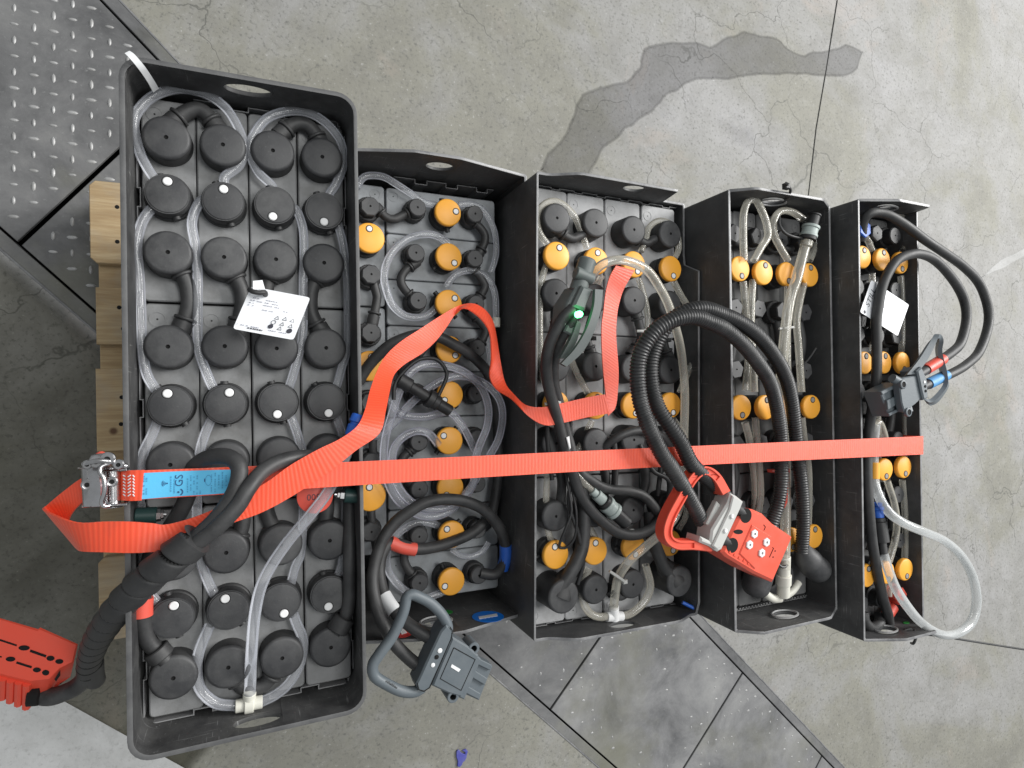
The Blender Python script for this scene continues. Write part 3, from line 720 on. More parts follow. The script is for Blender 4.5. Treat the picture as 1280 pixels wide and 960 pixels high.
# ---- cells, caps and plugs share mesh data
CELLS = {}
def cell_mesh(wx, wy, h, mat, marks):
    key = (wx, wy, h, mat)
    if key not in CELLS:
        mb = MB(); mb.prism(rrect(-wx/2, -wy/2, wx/2, wy/2, 4.5, 3), 8, h, ch=1.2)
        for mx, my in marks:
            T = Matrix.Translation((mx, my, h))
            mb.lathe([(7.4, -0.4), (7.4, 0.5), (6.5, 0.5), (6.3, -0.2)], T, 20)
            mb.lathe([(0.9, -.2), (0.9, 0.12)], T, 8, 1)
        CELLS[key] = mb.mesh('cell', [mat, 'hole'])
    return CELLS[key]
SH = {}
def shared(key, fn):
    if key not in SH: SH[key] = fn()
    return SH[key]
def cap_big(r, h):
    def mk():
        mb = MB(); mb.lathe([(r+0.9, 0), (r+0.8, 2.5), (r+0.3, h-5, 0), (r, h-2.2, 1), (r-1.6, h-.5, 1), (r-3.2, h, 1), (2.0, h+0.15, 2), (1.6, h-1.2, 2)], None, 32)
        return mb.mesh('terminal_cap', ['cap', 'cap_top', 'hole'])
    return shared(('cb', r, h), mk)
def cap_hex(r, h, col='cap_top', side='cap', seg=6):
    def mk():
        mb = MB(); mb.lathe([(r*1.25, 0), (r*1.25, h*.45, 0), (r*1.15, h*.5, 0)], None, 16)
        mb.lathe([(r, h*.4), (r, h-1.5, 1), (r-1.4, h, 1), (1.5, h+.1, 2), (1.2, h-1, 2)], Matrix.Rotation(0.35, 4, 'Z'), seg)
        return mb.mesh('terminal_cap', [side, col, 'hole'], sharp=30)
    return shared(('ch', r, h, col, seg), mk)
def plug_black(h):
    def mk():
        mb = MB(); mb.lathe([(21.4, 0), (21.4, 6), (20.2, 7), (19.9, h-3), (19.1, h-1.2, 1), (18.2, h-1.2, 1), (17.8, h-.3, 1), (16.8, h, 1)], None, 32)
        mb.lathe([(5.2, h-.4, 3), (4.9, h+.2, 3), (4.2, h+.1, 2), (3.4, h+.9, 2)], Matrix.Translation((12, 0, 0)), 16, 2)
        for sx in (-1, 1): mb.cyl((0, 0, h*.45), (21.5*sx, 8*sx, h*.45), 4.2, 3.6, 10, 0)
        return mb.mesh('filler_plug', ['cap', 'cap_top', 'white', 'hole'])
    return shared(('pb', h), mk)
def plug_orange(r, h, dot='white'):
    def mk():
        mb = MB(); mb.lathe([(r+.5, 0), (r+.5, h*.4), (r-1.5, h*.45), (r-1.5, h-7)], None, 24, 1)
        mb.lathe([(r-1, h-7.5), (r, h-6.5), (r+.2, h-2), (r-.5, h-.7), (r-2, h)], None, 32, 0)
        mb.lathe([(5.0, h-.5, 3), (4.8, h+.25, 3), (3.8, h+.2, 2), (3.2, h+.7, 2)], Matrix.Translation((r*.60, 0, 0)), 16, 2)
        for sx in (-1, 1): mb.cyl((0, 0, h*.45), (0, (r+5)*sx, h*.45), 4.2, 3.4, 10, 1)
        return mb.mesh('filler_plug', ['orange', 'black', dot, 'hole'])
    return shared(('po', r, h, dot), mk)
def jit(a): return random.uniform(-a, a)
def sub(name, me, i, x, y, z, parent, rot=0, **kw):
    wm = BM(i) @ Matrix.Translation((x, y, z)) @ (Matrix.Rotation(jit(.025), 4, 'X') @ Matrix.Rotation(jit(.025), 4, 'Y') if name != 'cell' else Matrix.Identity(4)) @ Matrix.Rotation(rot, 4, 'Z'); wm.translation = wm.translation*MM
    return put(name, me, wm, parent, **kw)

# battery 1: four columns of three cells, black plugs with a white dot
LID1 = 583
for c, x in enumerate((-70.4, -22.6, 25.2, 73)):
    for r, y in enumerate((201, 0, -201)):
        ce = sub('cell', cell_mesh(46.6, 198.4, LID1, 'lid', [(-12, -88 if r == 2 else 84), ]), 0, x+jit(.3), y+jit(.5), 0, BAT[0])
        for t in (1, -1):
            if c == 3 and r == 1 and t == -1 or c == 0 and r == 1 and t == -1: pass
            sub('terminal_cap', cap_big(20.8, 20.5), 0, x+jit(1), y+t*56+jit(1), LID1, ce, jit(3))
        sub('filler_plug', plug_black(20.5), 0, x+jit(.8), y+jit(1), LID1, ce, R(90 if c < 2 else -90)+jit(.35))
# battery 2: nine cells across, three along the left wall
LID2 = 420
CB = []
dots2 = [(10, -2), (7, 8), (8, -7), (5, 5), (-8, 7), (-7, -6), (-7, 10), (-5, -6), (-9, 4)]
for k in range(9):
    y = 258-64.6*k
    ce = sub('cell', cell_mesh(164, 63.4, LID2, 'lid_blue', [(-72, 20)]), 1, 21, y, 0, BAT[1]); CB.append(ce)
    for tx in (-45.5, 40.5):
        sub('terminal_cap', cap_hex(12.5, 29, seg=20), 1, 21+tx+jit(1), y+jit(1), LID2, ce, jit(3))
    sub('filler_plug', plug_orange(19, 33), 1, 19.5+jit(.6), y-2+jit(.8), LID2, ce, math.atan2(-dots2[k][1], dots2[k][0]))
for y in (206, 36, -136):
    ce = sub('cell', cell_mesh(58, 168, LID2, 'lid_blue', [(16, 72)]), 1, -92.5, y, 0, BAT[1])
    for t in (1, -1): sub('terminal_cap', cap_hex(13.5, 29, seg=8), 1, -89+jit(1), y+t*46, LID2, ce, jit(3))
    sub('filler_plug', plug_orange(20, 33), 1, -91, y+2, LID2, ce, R(88)+jit(.2))
# battery 3
LID3 = 508
X3 = (-109, -47, 16.5, 81.5)
dots3 = [[(3, -11), (1, -10), (5, 10), (3, 9)], [(-4, -9), (1, -8), (2, 8), (4, 10)], [(-2, -10), (0, -10), (2, 10), (4, 10)]]
for c, x in enumerate(X3):
    for r, y in enumerate((202, 0, -203)):
        ce = sub('cell', cell_mesh(61.5, 200.5, LID3, 'lid_light', [(18 if c else -20, 84), (-18, -88)]), 2, x, y, 0, BAT[2])
        for t in (1, -1):
            boot = r == 2 and t == -1 and c in (0, 3)
            sub('terminal_cap', cap_big(22.5 if boot else 20.5, 46 if boot else 30), 2, x+(4 if boot else jit(1)), y+t*52+jit(1.5), LID3, ce, jit(3))
        d = dots3[r][c]
        sub('filler_plug', plug_orange(19, 31), 2, x, y+jit(1), LID3, ce, math.atan2(-d[1], d[0]))
# battery 4
LID4 = 558
dots4 = [[(2, 9), (2, -8), (2, 9), (1, -8)], [(1, 10), (1, -9), (2, 9), (1, -9)], [(1, 9), (1, -9), (2, 9), (1, -9)]]
for c, x in enumerate((-71, -24.5, 24, 71)):
    for r, y in enumerate((203, 2, -199)):
        ce = sub('cell', cell_mesh(46.8, 199, LID4, 'lid_dark', [(12, 86)]), 3, x, y-1, 0, BAT[3])
        for t in (1, -1):
            if r == 2 and t == -1 and c in (0, 3): continue
            sub('terminal_cap', cap_hex(14.5, 28), 3, x+jit(1), y+t*55+jit(1), LID4, ce, jit(3))
        d = dots4[r][c]
        sub('filler_plug', plug_orange(18.2, 37, 'dotgrey'), 3, x, y+jit(1), LID4, ce, math.atan2(-d[1], d[0]))
# battery 5
LID5 = 598
for c, x in enumerate((-45, -1, 43.5)):
    for r, y in enumerate((246.5, 85.5, -80, -239)):
        ce = sub('cell', cell_mesh(43, 158.5, LID5, 'lid_dark', [(12, 68)]), 4, x, y-2, 0, BAT[4])
        for t in (1, -1):
            col = 'cap_top'
            if c == 0 and r == 0 and t == 1: me = cap_hex(14, 40, 'blue', 'blue')
            elif c == 2 and r == 3 and t == -1: me = cap_hex(14, 30, 'sleeve_red', 'sleeve_red')
            else: me = cap_hex(13.5, 28, seg=6 if (r+c) % 2 else 18)
            sub('terminal_cap', me, 4, x+jit(1), y+t*44+jit(1), LID5, ce, jit(3))
        up = 1 if (r < 2 and not (c == 2)) else -1
        if c == 0 and r == 3: up = 1
        sub('filler_plug', plug_orange(17.2, 37, 'dotgrey'), 4, x, y+jit(1), LID5, ce, R(80 if up > 0 else -80))

# ------------------------------------------------------------------ hoses, cables and links
def hose(i, pts, z, r, mats=('tube', 'tube_core'), name='water_hose', core=False, seg=12):
    mb = MB(); P = PX(pts, z); mb.tube(P, r, 16, 3, 0, cap=False)
    if core: mb.tube(P, r*.66, 14, 3, 1, cap=False)
    return build(mb, name, list(mats), BAT[i], sharp=80)
def cable(i, pts, z, r, mat='cable', name='power_cable', seg=14, parent=None):
    mb = MB(); mb.tube(PX(pts, z), r, seg, 5); return build(mb, name, [mat], parent or BAT[i], sharp=80)
def sleeve(parent, pts, z, r, mat, name='sleeve'):
    mb = MB(); mb.tube(PX(pts, z), r, 16, 3); return build(mb, name, [mat], parent, sharp=50)
def link(i, pts, z, r=7.5, neck=9.5, mat='cable'):
    """insulated cell link: cable with a moulded neck at both ends"""
    P0_ = PX(pts, z); P0_[0] = P0_[0]+(P0_[0]-P0_[1]).normalized()*7; P0_[-1] = P0_[-1]+(P0_[-1]-P0_[-2]).normalized()*7
    mb = MB(); P = catmull(P0_, 3); mb.tube(P, r, 14, 3, smooth=False)
    n = len(P); k = max(2, n//5)
    mb.tube(P[:k], neck, 14, smooth=False); mb.tube(P[-k:], neck, 14, smooth=False)
    for q in (k, n-1-k):
        d = (P[min(q+1, n-1)]-P[q-1]).normalized(); mb.cyl(P[q]-d*1.5, P[q]+d*1.5, neck+1.0, seg=14, ch=.6)
    return build(mb, 'cell_link', [mat], BAT[i], sharp=50)
CP = lambda i, x, y, z: BM(i) @ Vector((x, y, z))

# battery 1
ZT = 598
for pts in (
  [(190, 219), (182, 206), (174, 188), (167, 153), (178, 132), (198, 117), (228, 111), (260, 119), (284, 137), (300, 165), (305, 188), (299, 207), (281, 221)],
  [(340, 232), (322, 214), (312, 188), (318, 168), (334, 148), (361, 139), (388, 142), (411, 157), (427, 180), (429, 206), (420, 230), (413, 240)],
  [(192, 258), (178, 277), (171, 307), (174, 345), (176, 389), (178, 434), (183, 466), (194, 486)],
  [(250, 252), (240, 277), (244, 307), (247, 344), (247, 389), (248, 434), (257, 463), (266, 484)],
  [(370, 262), (378, 283), (380, 307), (379, 345), (379, 390), (378, 419), (372, 448), (362, 482)],
  [(418, 268), (423, 283), (429, 307), (434, 350), (435, 389), (434, 434), (427, 460), (421, 482)],
  [(197, 526), (189, 546), (179, 567), (174, 600), (174, 640), (177, 700), (184, 735), (195, 752)],
  [(263, 527), (254, 549), (249, 573), (246, 630), (249, 690), (259, 724), (270, 746)],
  [(364, 522), (374, 550), (380, 580), (379, 640), (376, 690), (369, 709), (362, 734)],
  [(420, 520), (429, 548), (433, 585), (431, 660), (427, 705), (419, 726)]):
    FP = [(208, 240), (280, 248), (343, 255), (404, 259), (213, 505), (282, 503), (346.5, 499.5), (408.7, 499), (214, 772), (284, 761), (349.5, 754.5), (407, 741)]
    near = lambda q: min(FP, key=lambda f: (f[0]-q[0])**2+(f[1]-q[1])**2)
    ext = lambda q: (q[0]+(near(q)[0]-q[0])*.4, q[1]+(near(q)[1]-q[1])*.4)
    hose(0, [ext(pts[0])]+list(pts)+[ext(pts[-1])], ZT-4, 4.7)
h_ = hose(0, [(262, 782), (249, 814), (246, 840), (251, 862), (270, 879), (296, 882)], ZT-3, 5.2)
hose(0, [(325, 878), (345, 868), (362, 853), (375, 829), (379, 802), (371, 780), (365, 764)], ZT-3, 5.2)
hose(0, [(312, 868, 600), (313, 850, 603), (314, 821, 612), (319, 765, 618), (330, 724, 620), (356, 682, 622), (390, 641, 625), (412, 611, 625), (432, 570, 628), (441, 540, 630)], None, 5.6)
mb = MB(); A, B_ = PX([(294, 883), (328, 877)], 597); C_ = at(312, 866, 600)
mb.cyl(A, B_, 6.4, seg=16, ch=.6); mid = (A+B_)/2; mb.cyl(mid, C_, 6.2, seg=16, ch=.6); mb.cyl(mid+(A-mid)*.35, mid+(B_-mid)*.35, 8.8, seg=16, ch=.8)
build(mb, 'hose_tee', ['ivory'], BAT[0])
mb = MB(); A, B_ = PX([(440, 545), (449, 518)], 632); d = (B_-A).normalized(); L = (B_-A).length
mb.cyl(A, A+d*L*.5, 7.6, seg=16, ch=.6); mb.cyl(A+d*L*.5, A+d*L*.62, 6.0, seg=16); mb.cyl(A+d*L*.62, B_, 7.9, 7.0, seg=16, ch=.8)
build(mb, 'hose_plug', ['blue'], BAT[0], label='bright blue hose plug')
for pts in ([(220, 150), (229, 143), (245, 137), (258, 143), (268, 156)], [(354, 166), (363, 158), (378, 155), (391, 163), (398, 176)],
            [(221, 332), (230, 347), (236, 366), (235, 389), (226, 412)], [(288, 338), (297, 351), (303, 369), (302, 388), (296, 412)],
            [(340, 342), (334, 356), (331, 378), (334, 398), (340, 412)], [(399, 345), (391, 358), (388, 377), (391, 396), (401, 412)],
            [(294, 596), (300, 612), (303, 640), (302, 660), (295, 676)], [(344, 592), (336, 612), (333, 634), (338, 652), (345, 668)],
            [(405, 590), (408, 612), (409, 634), (407, 652), (406, 662)], [(294, 846), (303, 858), (318, 860), (333, 853), (342, 840)]):
    link(0, pts, 590)
# positive cable with red band, negative cable along the right wall, both up into the spiral wrap
pc = cable(0, [(207, 826, 598), (196, 814, 598), (184, 798, 600), (178, 772, 603), (178, 748, 606), (181, 720, 608), (192, 690, 612), (216, 655, 616), (232, 626, 620), (238, 602, 626), (243, 584, 636),
               (262, 572, 650), (285, 571, 662), (299, 584, 670), (295, 611, 674), (277, 641, 676), (255, 664, 678), (225, 688, 674)], None, 7.4)
sleeve(pc, [(178, 770), (178, 758), (179, 747)], 605, 8.8, 'sleeve_red', 'red_band')
mb = MB(); A, B_ = PX([(203, 822), (194, 811)], 600); mb.cyl(A, B_, 11.5, seg=16, ch=1); build(mb, 'cable_neck', ['cap'], pc)
nc = cable(0, [(420, 790, 598), (428, 779, 600), (436, 752, 604), (437, 700, 608), (437, 650, 600), (437, 612, 598), (432, 590, 604), (413, 575, 624), (386, 571, 644), (356, 575, 656), (330, 588, 668),
               (311, 610, 680), (296, 634, 684), (268, 662, 684), (238, 684, 680)], None, 7.0)
mb = MB(); A, B_ = PX([(421, 789), (431, 771)], 601); mb.cyl(A, B_, 11.5, seg=16, ch=1); build(mb, 'cable_neck', ['cap'], nc)
def wrap_r(s, a):
    ph = (s/25.0-a/(2*math.pi)) % 1.0
    g = math.exp(-((ph-.5)/.065)**2)
    q = 14.4-4.0*min(1, s/330)
    return q+2.4*(((ph+.5) % 1.0)-.5)-6.0*g
mb = MB(); mb.tube(PX([(246, 674, 680), (228, 688, 676), (205, 706, 668), (180, 727, 652), (157, 750, 630), (136, 776, 595), (121, 800, 550), (113, 822, 500), (110, 838, 462)]), 15, 48, 1.1, rfun=wrap_r)
nr = len(mb.v)//48; arc_ = 0.0; pc_ = None
for i_ in range(nr-1):
    c_ = sum(mb.v[i_*48:(i_+1)*48], Vector())/48; arc_ += (c_-pc_).length if pc_ else 0; pc_ = c_
    for k_ in range(48):
        ph = (arc_/25.0-k_/48) % 1.0
        if abs(ph-.5) < .075: mb.m[i_*48+k_] = 1
build(mb, 'spiral_wrap', ['cable', 'hole'], BAT[0], sharp=40)
cable(0, [(112, 830, 478), (107, 846, 450), (96, 858, 432), (80, 866, 424), (62, 871, 418), (42, 868, 414)], None, 9.6)
mb = MB(); mb.tube(PX([(116, 828, 480), (117, 842, 455), (119, 850, 440)]), 10.2, 16, 4); build(mb, 'cable_end', ['cable'], BAT[0])
# red plug hanging at the left
def loft(mb, top, zt, bot, zb, mi=0):
    n = len(top); P = [Vector((*q, zt)) for q in [(a.x, a.y) for a in PX(top, zt)]]; Q = PX(bot, zb)
    if sum(P[i].x*P[(i+1) % n].y-P[(i+1) % n].x*P[i].y for i in range(n)) < 0: P = P[::-1]; Q = Q[::-1]
    c = sum(P, Vector())/n; Pi = [p+(c-p).normalized()*1.6+Vector((0, 0, 0)) for p in P]; Pm = [p-Vector((0, 0, 1.6)) for p in P]
    vs = list(Q)+Pm+Pi; fs = []
    for lv in (0, 1):
        for k in range(n): j = (k+1) % n; fs.append([lv*n+k, lv*n+j, (lv+1)*n+j, (lv+1)*n+k])
    tri = tessellate_polygon([[Vector((p.x, p.y, 0)) for p in P]])
    for t in tri:
        a, b, c2 = [Vector((P[i].x, P[i].y)) for i in t]
        if (b-a).cross(c2-a) < 0: t = (t[0], t[2], t[1])
        fs.append([2*n+i for i in t]); fs.append([i for i in reversed(t)])
    mb.add(vs, fs, mi); return mb
rp = empty('plug', at(40, 820, 400), parent=BAT[0])
mb = MB(); loft(mb, [(-30, 765), (9, 776), (47, 787), (50, 785), (97, 806), (92, 828), (76, 836), (62, 850), (38, 853), (-30, 836)], 442, [(-30, 778), (9, 789), (47, 800), (50, 799), (93, 818), (88, 846), (72, 853), (56, 873), (36, 884), (-30, 862)], 404)
for k in range(5):
    x = -6+k*10
    A, B_ = at(x, 845+k*2.4, 437), at(x-1, 868+k*4.0, 409); mb.tube([A, (A+B_)/2, B_], 4.2, 8, 6)
ro = build(mb, 'plug_body', ['red'], rp, label='red plug housing at the left edge')
mb = MB()
for pts in ([(0, 799), (21, 806), (20.5, 808), (-1, 801)], [(38, 812), (58, 819), (57, 822), (37, 815)], [(-2, 820), (2, 820.5), (2, 822), (-2, 821.5)], [(21, 827), (40, 833), (39, 835.5), (20, 829.5)]): slabpx(mb, pts, 442.5, 1.2, ch=0)
for u, v, a, b in ((30, 810, 7, 3.2), (63, 823, 5, 3.2), (74, 827, 5, 3), (13, 824, 6, 3), (46, 837.5, 5, 3), (57, 841, 4.5, 3.4)): slabpx(mb, circ(u, v, a, b), 442.6, 1.2, ch=0)
slabpx(mb, [(68, 849), (75, 838), (75, 845), (70, 852)], 441.8, 1.2, ch=0)
build(mb, 'contact_slots', ['hole'], rp)
mb = MB(); mb.tube(PX([(36, 869, 424), (50, 868, 424)]), 11.5, 16, 4, smooth=False); build(mb, 'cable_opening', ['hole'], rp)
# two green insulated studs and the red number disc
for (u0, u1, v, zz, d) in ((169, 196, 645, 616, 1), (451, 430, 620, 616, -1)):
    mb = MB(); mb.cyl(at(u0, v, zz), at(u1, v-1, zz), 7.6, seg=18, ch=.8)
    mb.cyl(at(u1, v-1, zz), at(u1+5*d, v-1.5, zz), 5.8, seg=6, mi=1); mb.cyl(at(u1+5*d, v-1.5, zz), at(u1+9*d, v-2, zz), 4.4, seg=6, mi=1, ch=.5); mb.cyl(at(u1+9*d, v-2, zz), at(u1+12*d, v-2, zz), 2.2, seg=10, mi=1)
    build(mb, 'insulated_stud', ['darkgreen', 'steel'], BAT[0])
dz = 619
mb = MB(); c0 = at(394, 620, dz); mb.lathe([(17.4, -2), (17.6, -1), (17.6, -.3), (17, 0)], Matrix.Translation(c0), 36)
disc = build(mb, 'number_disc', ['sleeve_red'], BAT[0], label='round red disc printed with black digits')
lettering('500', 9.0, Matrix.Translation(at(392, 621, dz)+Vector((0, 0, .1))) @ Matrix.Rotation(math.pi, 4, 'Z'), 'ink', disc)
# moulded packing strips between cells and tray walls
def crenel(i, p0, p1, z, depth, pitch, h, name='packing_strip', inward=(0, 1), th=1.1, mat='rim', phase=0):
    mb = MB(); a, b = Vector(p0), Vector(p1); d = (b-a).normalized(); n = Vector(inward); L = (b-a).length
    pts = []; x = phase; up = False
    while x < L:
        o = n*(depth if up else 0)
        pts.append(a+d*x+o); x2 = min(L, x+pitch*(0.35 if up else 0.65)*random.uniform(.9, 1.1)); pts.append(a+d*x2+o); x = x2; up = not up
    for k in range(len(pts)-1):
        p, q = pts[k], pts[k+1]; e = (q-p)
        if e.length < .2: continue
        e.normalize(); s_ = Vector((-e.y, e.x))*th/2; e2 = e*th/2
        mb.prism(ccw([tuple(p-e2-s_), tuple(q+e2-s_), tuple(q+e2+s_), tuple(p-e2+s_)]), z-h, z+jit(.05), BM(i))
    build(mb, name, [mat], BAT[i])
crenel(0, (-90, -306), (94, -306), LID1-1, 4.8, 52, 60, mat='packing')
crenel(0, (-60, 306), (94, 306), LID1-1, 4.8, 52, 60, inward=(0, -1), phase=12, mat='packing')
crenel(0, (-97.2, -296), (-97.2, 290), LID1+4, 2.6, 50, 60, inward=(1, 0), th=.9, mat='packing')
crenel(0, (98.4, -290), (98.4, 290), LID1+2, 1.6, 50, 60, inward=(-1, 0), th=.9)
crenel(1, (-50, 305), (100, 305), LID2+4, 6, 46, 40, inward=(0, -1), th=.9)
crenel(2, (-130, 306), (115, 306), LID3-1, 2.2, 40, 40, inward=(0, -1), th=.9)
crenel(2, (-130, -306), (115, -306), LID3-1, 2.2, 40, 40, th=.9)
crenel(3, (-96, -306), (96, -306), LID4-1, 3, 6, 40, th=.9)

# battery 2
ZT = 436
for pts, z, r in (
  ([(446, 234), (452, 224), (461, 219.5), (479, 221), (495, 230), (515, 243), (530, 253), (547, 257)], ZT, 5.0),
  ([(573, 256), (589, 255), (603, 262), (613, 276), (619, 294), (620, 318), (614, 340)], ZT, 4.6),
  ([(562, 305), (546, 295), (530, 293), (511, 298), (495, 310), (484, 327), (480, 347), (484, 366), (491, 382), (505, 394), (522, 397), (536, 393), (548, 382)], ZT+4, 5.4),
  ([(558, 358), (565, 348), (574, 341), (589, 338), (603, 343), (613, 353), (619, 370), (620, 398)], ZT+2, 5.0),
  ([(555, 660), (538, 654), (522, 653), (507, 660), (495, 670), (485, 687), (484, 707), (489, 720), (500, 733), (515, 743), (532, 747), (552, 741)], ZT, 5.2),
  ([(565, 687), (578, 695), (592, 695), (604, 688), (611, 678)], ZT, 4.0),
  ([(606, 405), (610, 430), (612, 450), (606, 480)], ZT, 4.6)):
    hose(1, pts, z, r)
coil = [(447, 538, 446), (470, 545, 450), (495, 526, 452), (508, 510, 454), (530, 490, 456), (552, 476, 458), (574, 470, 459), (597, 475, 460), (615, 487, 461), (626, 504, 462), (628, 525, 462), (623, 549, 461),
        (613, 568, 460), (600, 590, 458), (585, 614, 456), (564, 637, 455), (540, 646, 455), (517, 641, 456), (497, 625, 458), (485, 603, 460), (480, 580, 462), (481, 552, 464), (488, 524, 466), (500, 488, 467),
        (515, 464, 468), (535, 455, 468), (558, 457, 468), (582, 466, 467), (601, 484, 466), (610, 507, 465), (609, 532, 464), (599, 558, 463), (592, 582, 463), (592, 603, 462), (580, 622, 461), (560, 634, 460),
        (538, 636, 459), (515, 628, 458), (499, 610, 458), (491, 585, 458), (492, 562, 458), (503, 547, 458), (520, 539, 457), (536, 542, 456), (548, 556, 452)]
hose(1, coil, None, 5.6, ('tube_clear2', 'tube_core'), name='coiled_hose')
hose(1, [(487, 497, 446), (494, 510, 448), (506, 519, 449), (532, 521, 449), (560, 515, 450), (575, 528, 452), (586, 547, 452), (594, 565, 450)], None, 5.4, ('tube_clear2', 'tube_core'))
mb = MB(); A, B_ = PX([(620, 397), (620, 409)], ZT+2); mb.cyl(A, B_, 6.2, seg=14, ch=.6); mb.cyl(at(620, 405, ZT+2), at(608, 404, ZT+2), 5.4, seg=14, ch=.6); build(mb, 'hose_elbow', ['ivory'], BAT[1])
# nozzle lying inside the coil
mb = MB(); P0, P1 = at(498, 474, 470), at(563, 514, 470); d = (P1-P0).normalized(); L = (P1-P0).length
for a, b, r in ((0, .22, 10), (.22, .62, 7.5), (.55, .66, 12.5), (.66, .76, 10.5), (.76, 1, 8)): mb.cyl(P0+d*L*a, P0+d*L*b, r, seg=20, ch=.8)
build(mb, 'hose_nozzle', ['black'], BAT[1])
cable(1, [(492, 500), (494, 480), (507, 462), (525, 449), (545, 449), (556, 460), (558, 472), (548, 495)], 474, 2.6, 'black', 'nozzle_cord')
for pts in ([(474, 263), (482, 271), (492, 274), (502, 270), (512, 265)], [(517, 330), (507, 338), (501, 350), (506, 362), (516, 372)], [(590, 276), (603, 288), (606, 302), (598, 318)],
            [(517, 560), (504, 572), (502, 585), (512, 600)], [(590, 333), (604, 352), (605, 362), (597, 374)], [(517, 446), (505, 458), (503, 470), (512, 486)], [(590, 392), (605, 408), (606, 420), (598, 432)],
            [(463, 340), (470, 365), (471, 375), (466, 402)], [(516, 672), (506, 690), (508, 708), (520, 722)]):
    link(1, pts, 436, 6.0, 8.0)
cable(1, [(448, 478, 452), (456, 464, 455), (467, 450, 460), (485, 433, 466), (505, 423, 470), (528, 418, 472), (550, 422, 472), (566, 430, 470), (582, 439, 467), (597, 451, 462), (610, 467, 455), (617, 490, 446), (622, 540, 440), (622, 600, 438), (612, 650, 436), (600, 662, 436)], None, 7.4)
cn = cable(1, [(600, 716, 446), (618, 718, 450), (629, 706, 455), (632, 685, 460), (628, 668, 466), (619, 652, 472), (603, 636, 478), (582, 627, 482), (558, 624, 484), (532, 628, 484), (511, 640, 482), (495, 652, 480), (481, 670, 480),
               (472, 692, 482), (466, 718, 488), (467, 742, 496), (475, 770, 506), (490, 800, 515), (508, 820, 522), (532, 840, 528)], None, 7.8)
sleeve(cn, [(632, 681, 461), (632, 696, 457), (628, 711, 452)], None, 8.9, 'blue', 'blue_band')
cp = cable(1, [(606, 652, 448), (590, 666, 452), (566, 677, 456), (542, 684, 460), (519, 686, 463), (490, 679, 464), (478, 690, 468), (474, 715, 474), (479, 742, 486), (490, 760, 498), (502, 773, 508), (520, 787, 518), (545, 802, 526)], None, 7.8)
sleeve(cp, [(519, 687, 463), (503, 684, 464), (488, 678, 464)], None, 8.9, 'sleeve_red', 'red_band')
sleeve(cp, [(480, 744, 487), (486, 754, 494), (493, 764, 500)], None, 9.2, 'silver', 'white_band')
# grey handled connector over the lower end wall
def Zp(ox, oy, sc, pts): return [(ox+p[0]/sc, oy+p[1]/sc) for p in pts]
cg = empty('connector', at(560, 820, 515), parent=BAT[1])
ZC = 552
zz = lambda pts: Zp(440, 740, 7.111, pts)
mb = MB(); slabpx(mb, zz([(895, 400), (1030, 480), (1128, 565), (1050, 770), (972, 938), (860, 905), (712, 835), (800, 620)]), ZC-2, 30, ch=2)
slabpx(mb, zz([(1050, 540), (1110, 560), (1150, 600), (1000, 960), (930, 930)]), ZC-4, 24, ch=1.5)
cb = build(mb, 'connector_body', ['connector'], cg)
mb = MB(); slabpx(mb, zz([(840, 295), (890, 330), (900, 380), (880, 450), (720, 800), (690, 860), (640, 890), (590, 880), (570, 820), (600, 760), (700, 540), (790, 350)]), ZC+1, 30, ch=2)
slabpx(mb, zz([(1100, 590), (1250, 660), (1130, 965), (985, 900)]), ZC-9, 22, ch=1)
cf = build(mb, 'cable_gland_bar', ['connector'], cg)
for q in ([(1125, 590), (1245, 650), (1228, 700), (1105, 640)], [(1080, 690), (1205, 770), (1180, 830), (1055, 755)], [(1020, 830), (1145, 905), (1125, 958), (1000, 895)]):
    mb = MB(); slabpx(mb, zz(q), ZC-5, 16, ch=1); build(mb, 'contact_finger', ['connector'], cg)
mb = MB(); mb.tube(PX(zz([(850, 350), (845, 285), (790, 190), (700, 100), (600, 45), (530, 22), (485, 50), (455, 180), (365, 380), (245, 550), (185, 650), (200, 745), (300, 815), (440, 880), (560, 885), (630, 845)]), ZC-8), 6.6, 18, 4)
hd = build(mb, 'handle', ['connector'], cg, sharp=80)
for u, v in zz([(1085, 505), (900, 935)]):
    mb = MB(); c = at(u, v, ZC-3); T = Matrix.Translation(c)
    mb.lathe([(7.6, -26), (7.6, -1), (6.8, 0), (4.2, 0), (3.8, -1, 1), (3.8, -22, 1)], T, 20)
    build(mb, 'bolt_ear', ['connector', 'hole'], cg)
def groove(mb, pts, z, r=.45): mb.tube(PX(pts, z), r, 6, 60, smooth=False)
mb = MB(); groove(mb, zz([(905, 495), (1095, 600), (970, 875), (785, 770), (905, 495)]), ZC-1.9, .6)
groove(mb, zz([(870, 310), (895, 345), (880, 420), (690, 850), (640, 885), (590, 865), (582, 810)]), ZC+1.1, .6)
build(mb, 'panel_groove', ['hole'], cg)
mb = MB(); slabpx(mb, zz([(888, 642), (966, 688), (948, 712), (878, 668)]), ZC-1.4, .8, ch=0); build(mb, 'window_mark', ['white'], cg)
for (u, v), m_i, rr in zip(zz([(780, 520), (752, 577), (718, 648)]), (0, 1, 0), (3.0, 2.7, 2.6)):
    mb = MB(); mb.lathe([(rr, 0), (rr, .8), (rr*.7, 1.3)], Matrix.Translation(at(u, v, ZC+.8)), 14, m_i); build(mb, 'screw', ['white', 'hole'], cg)
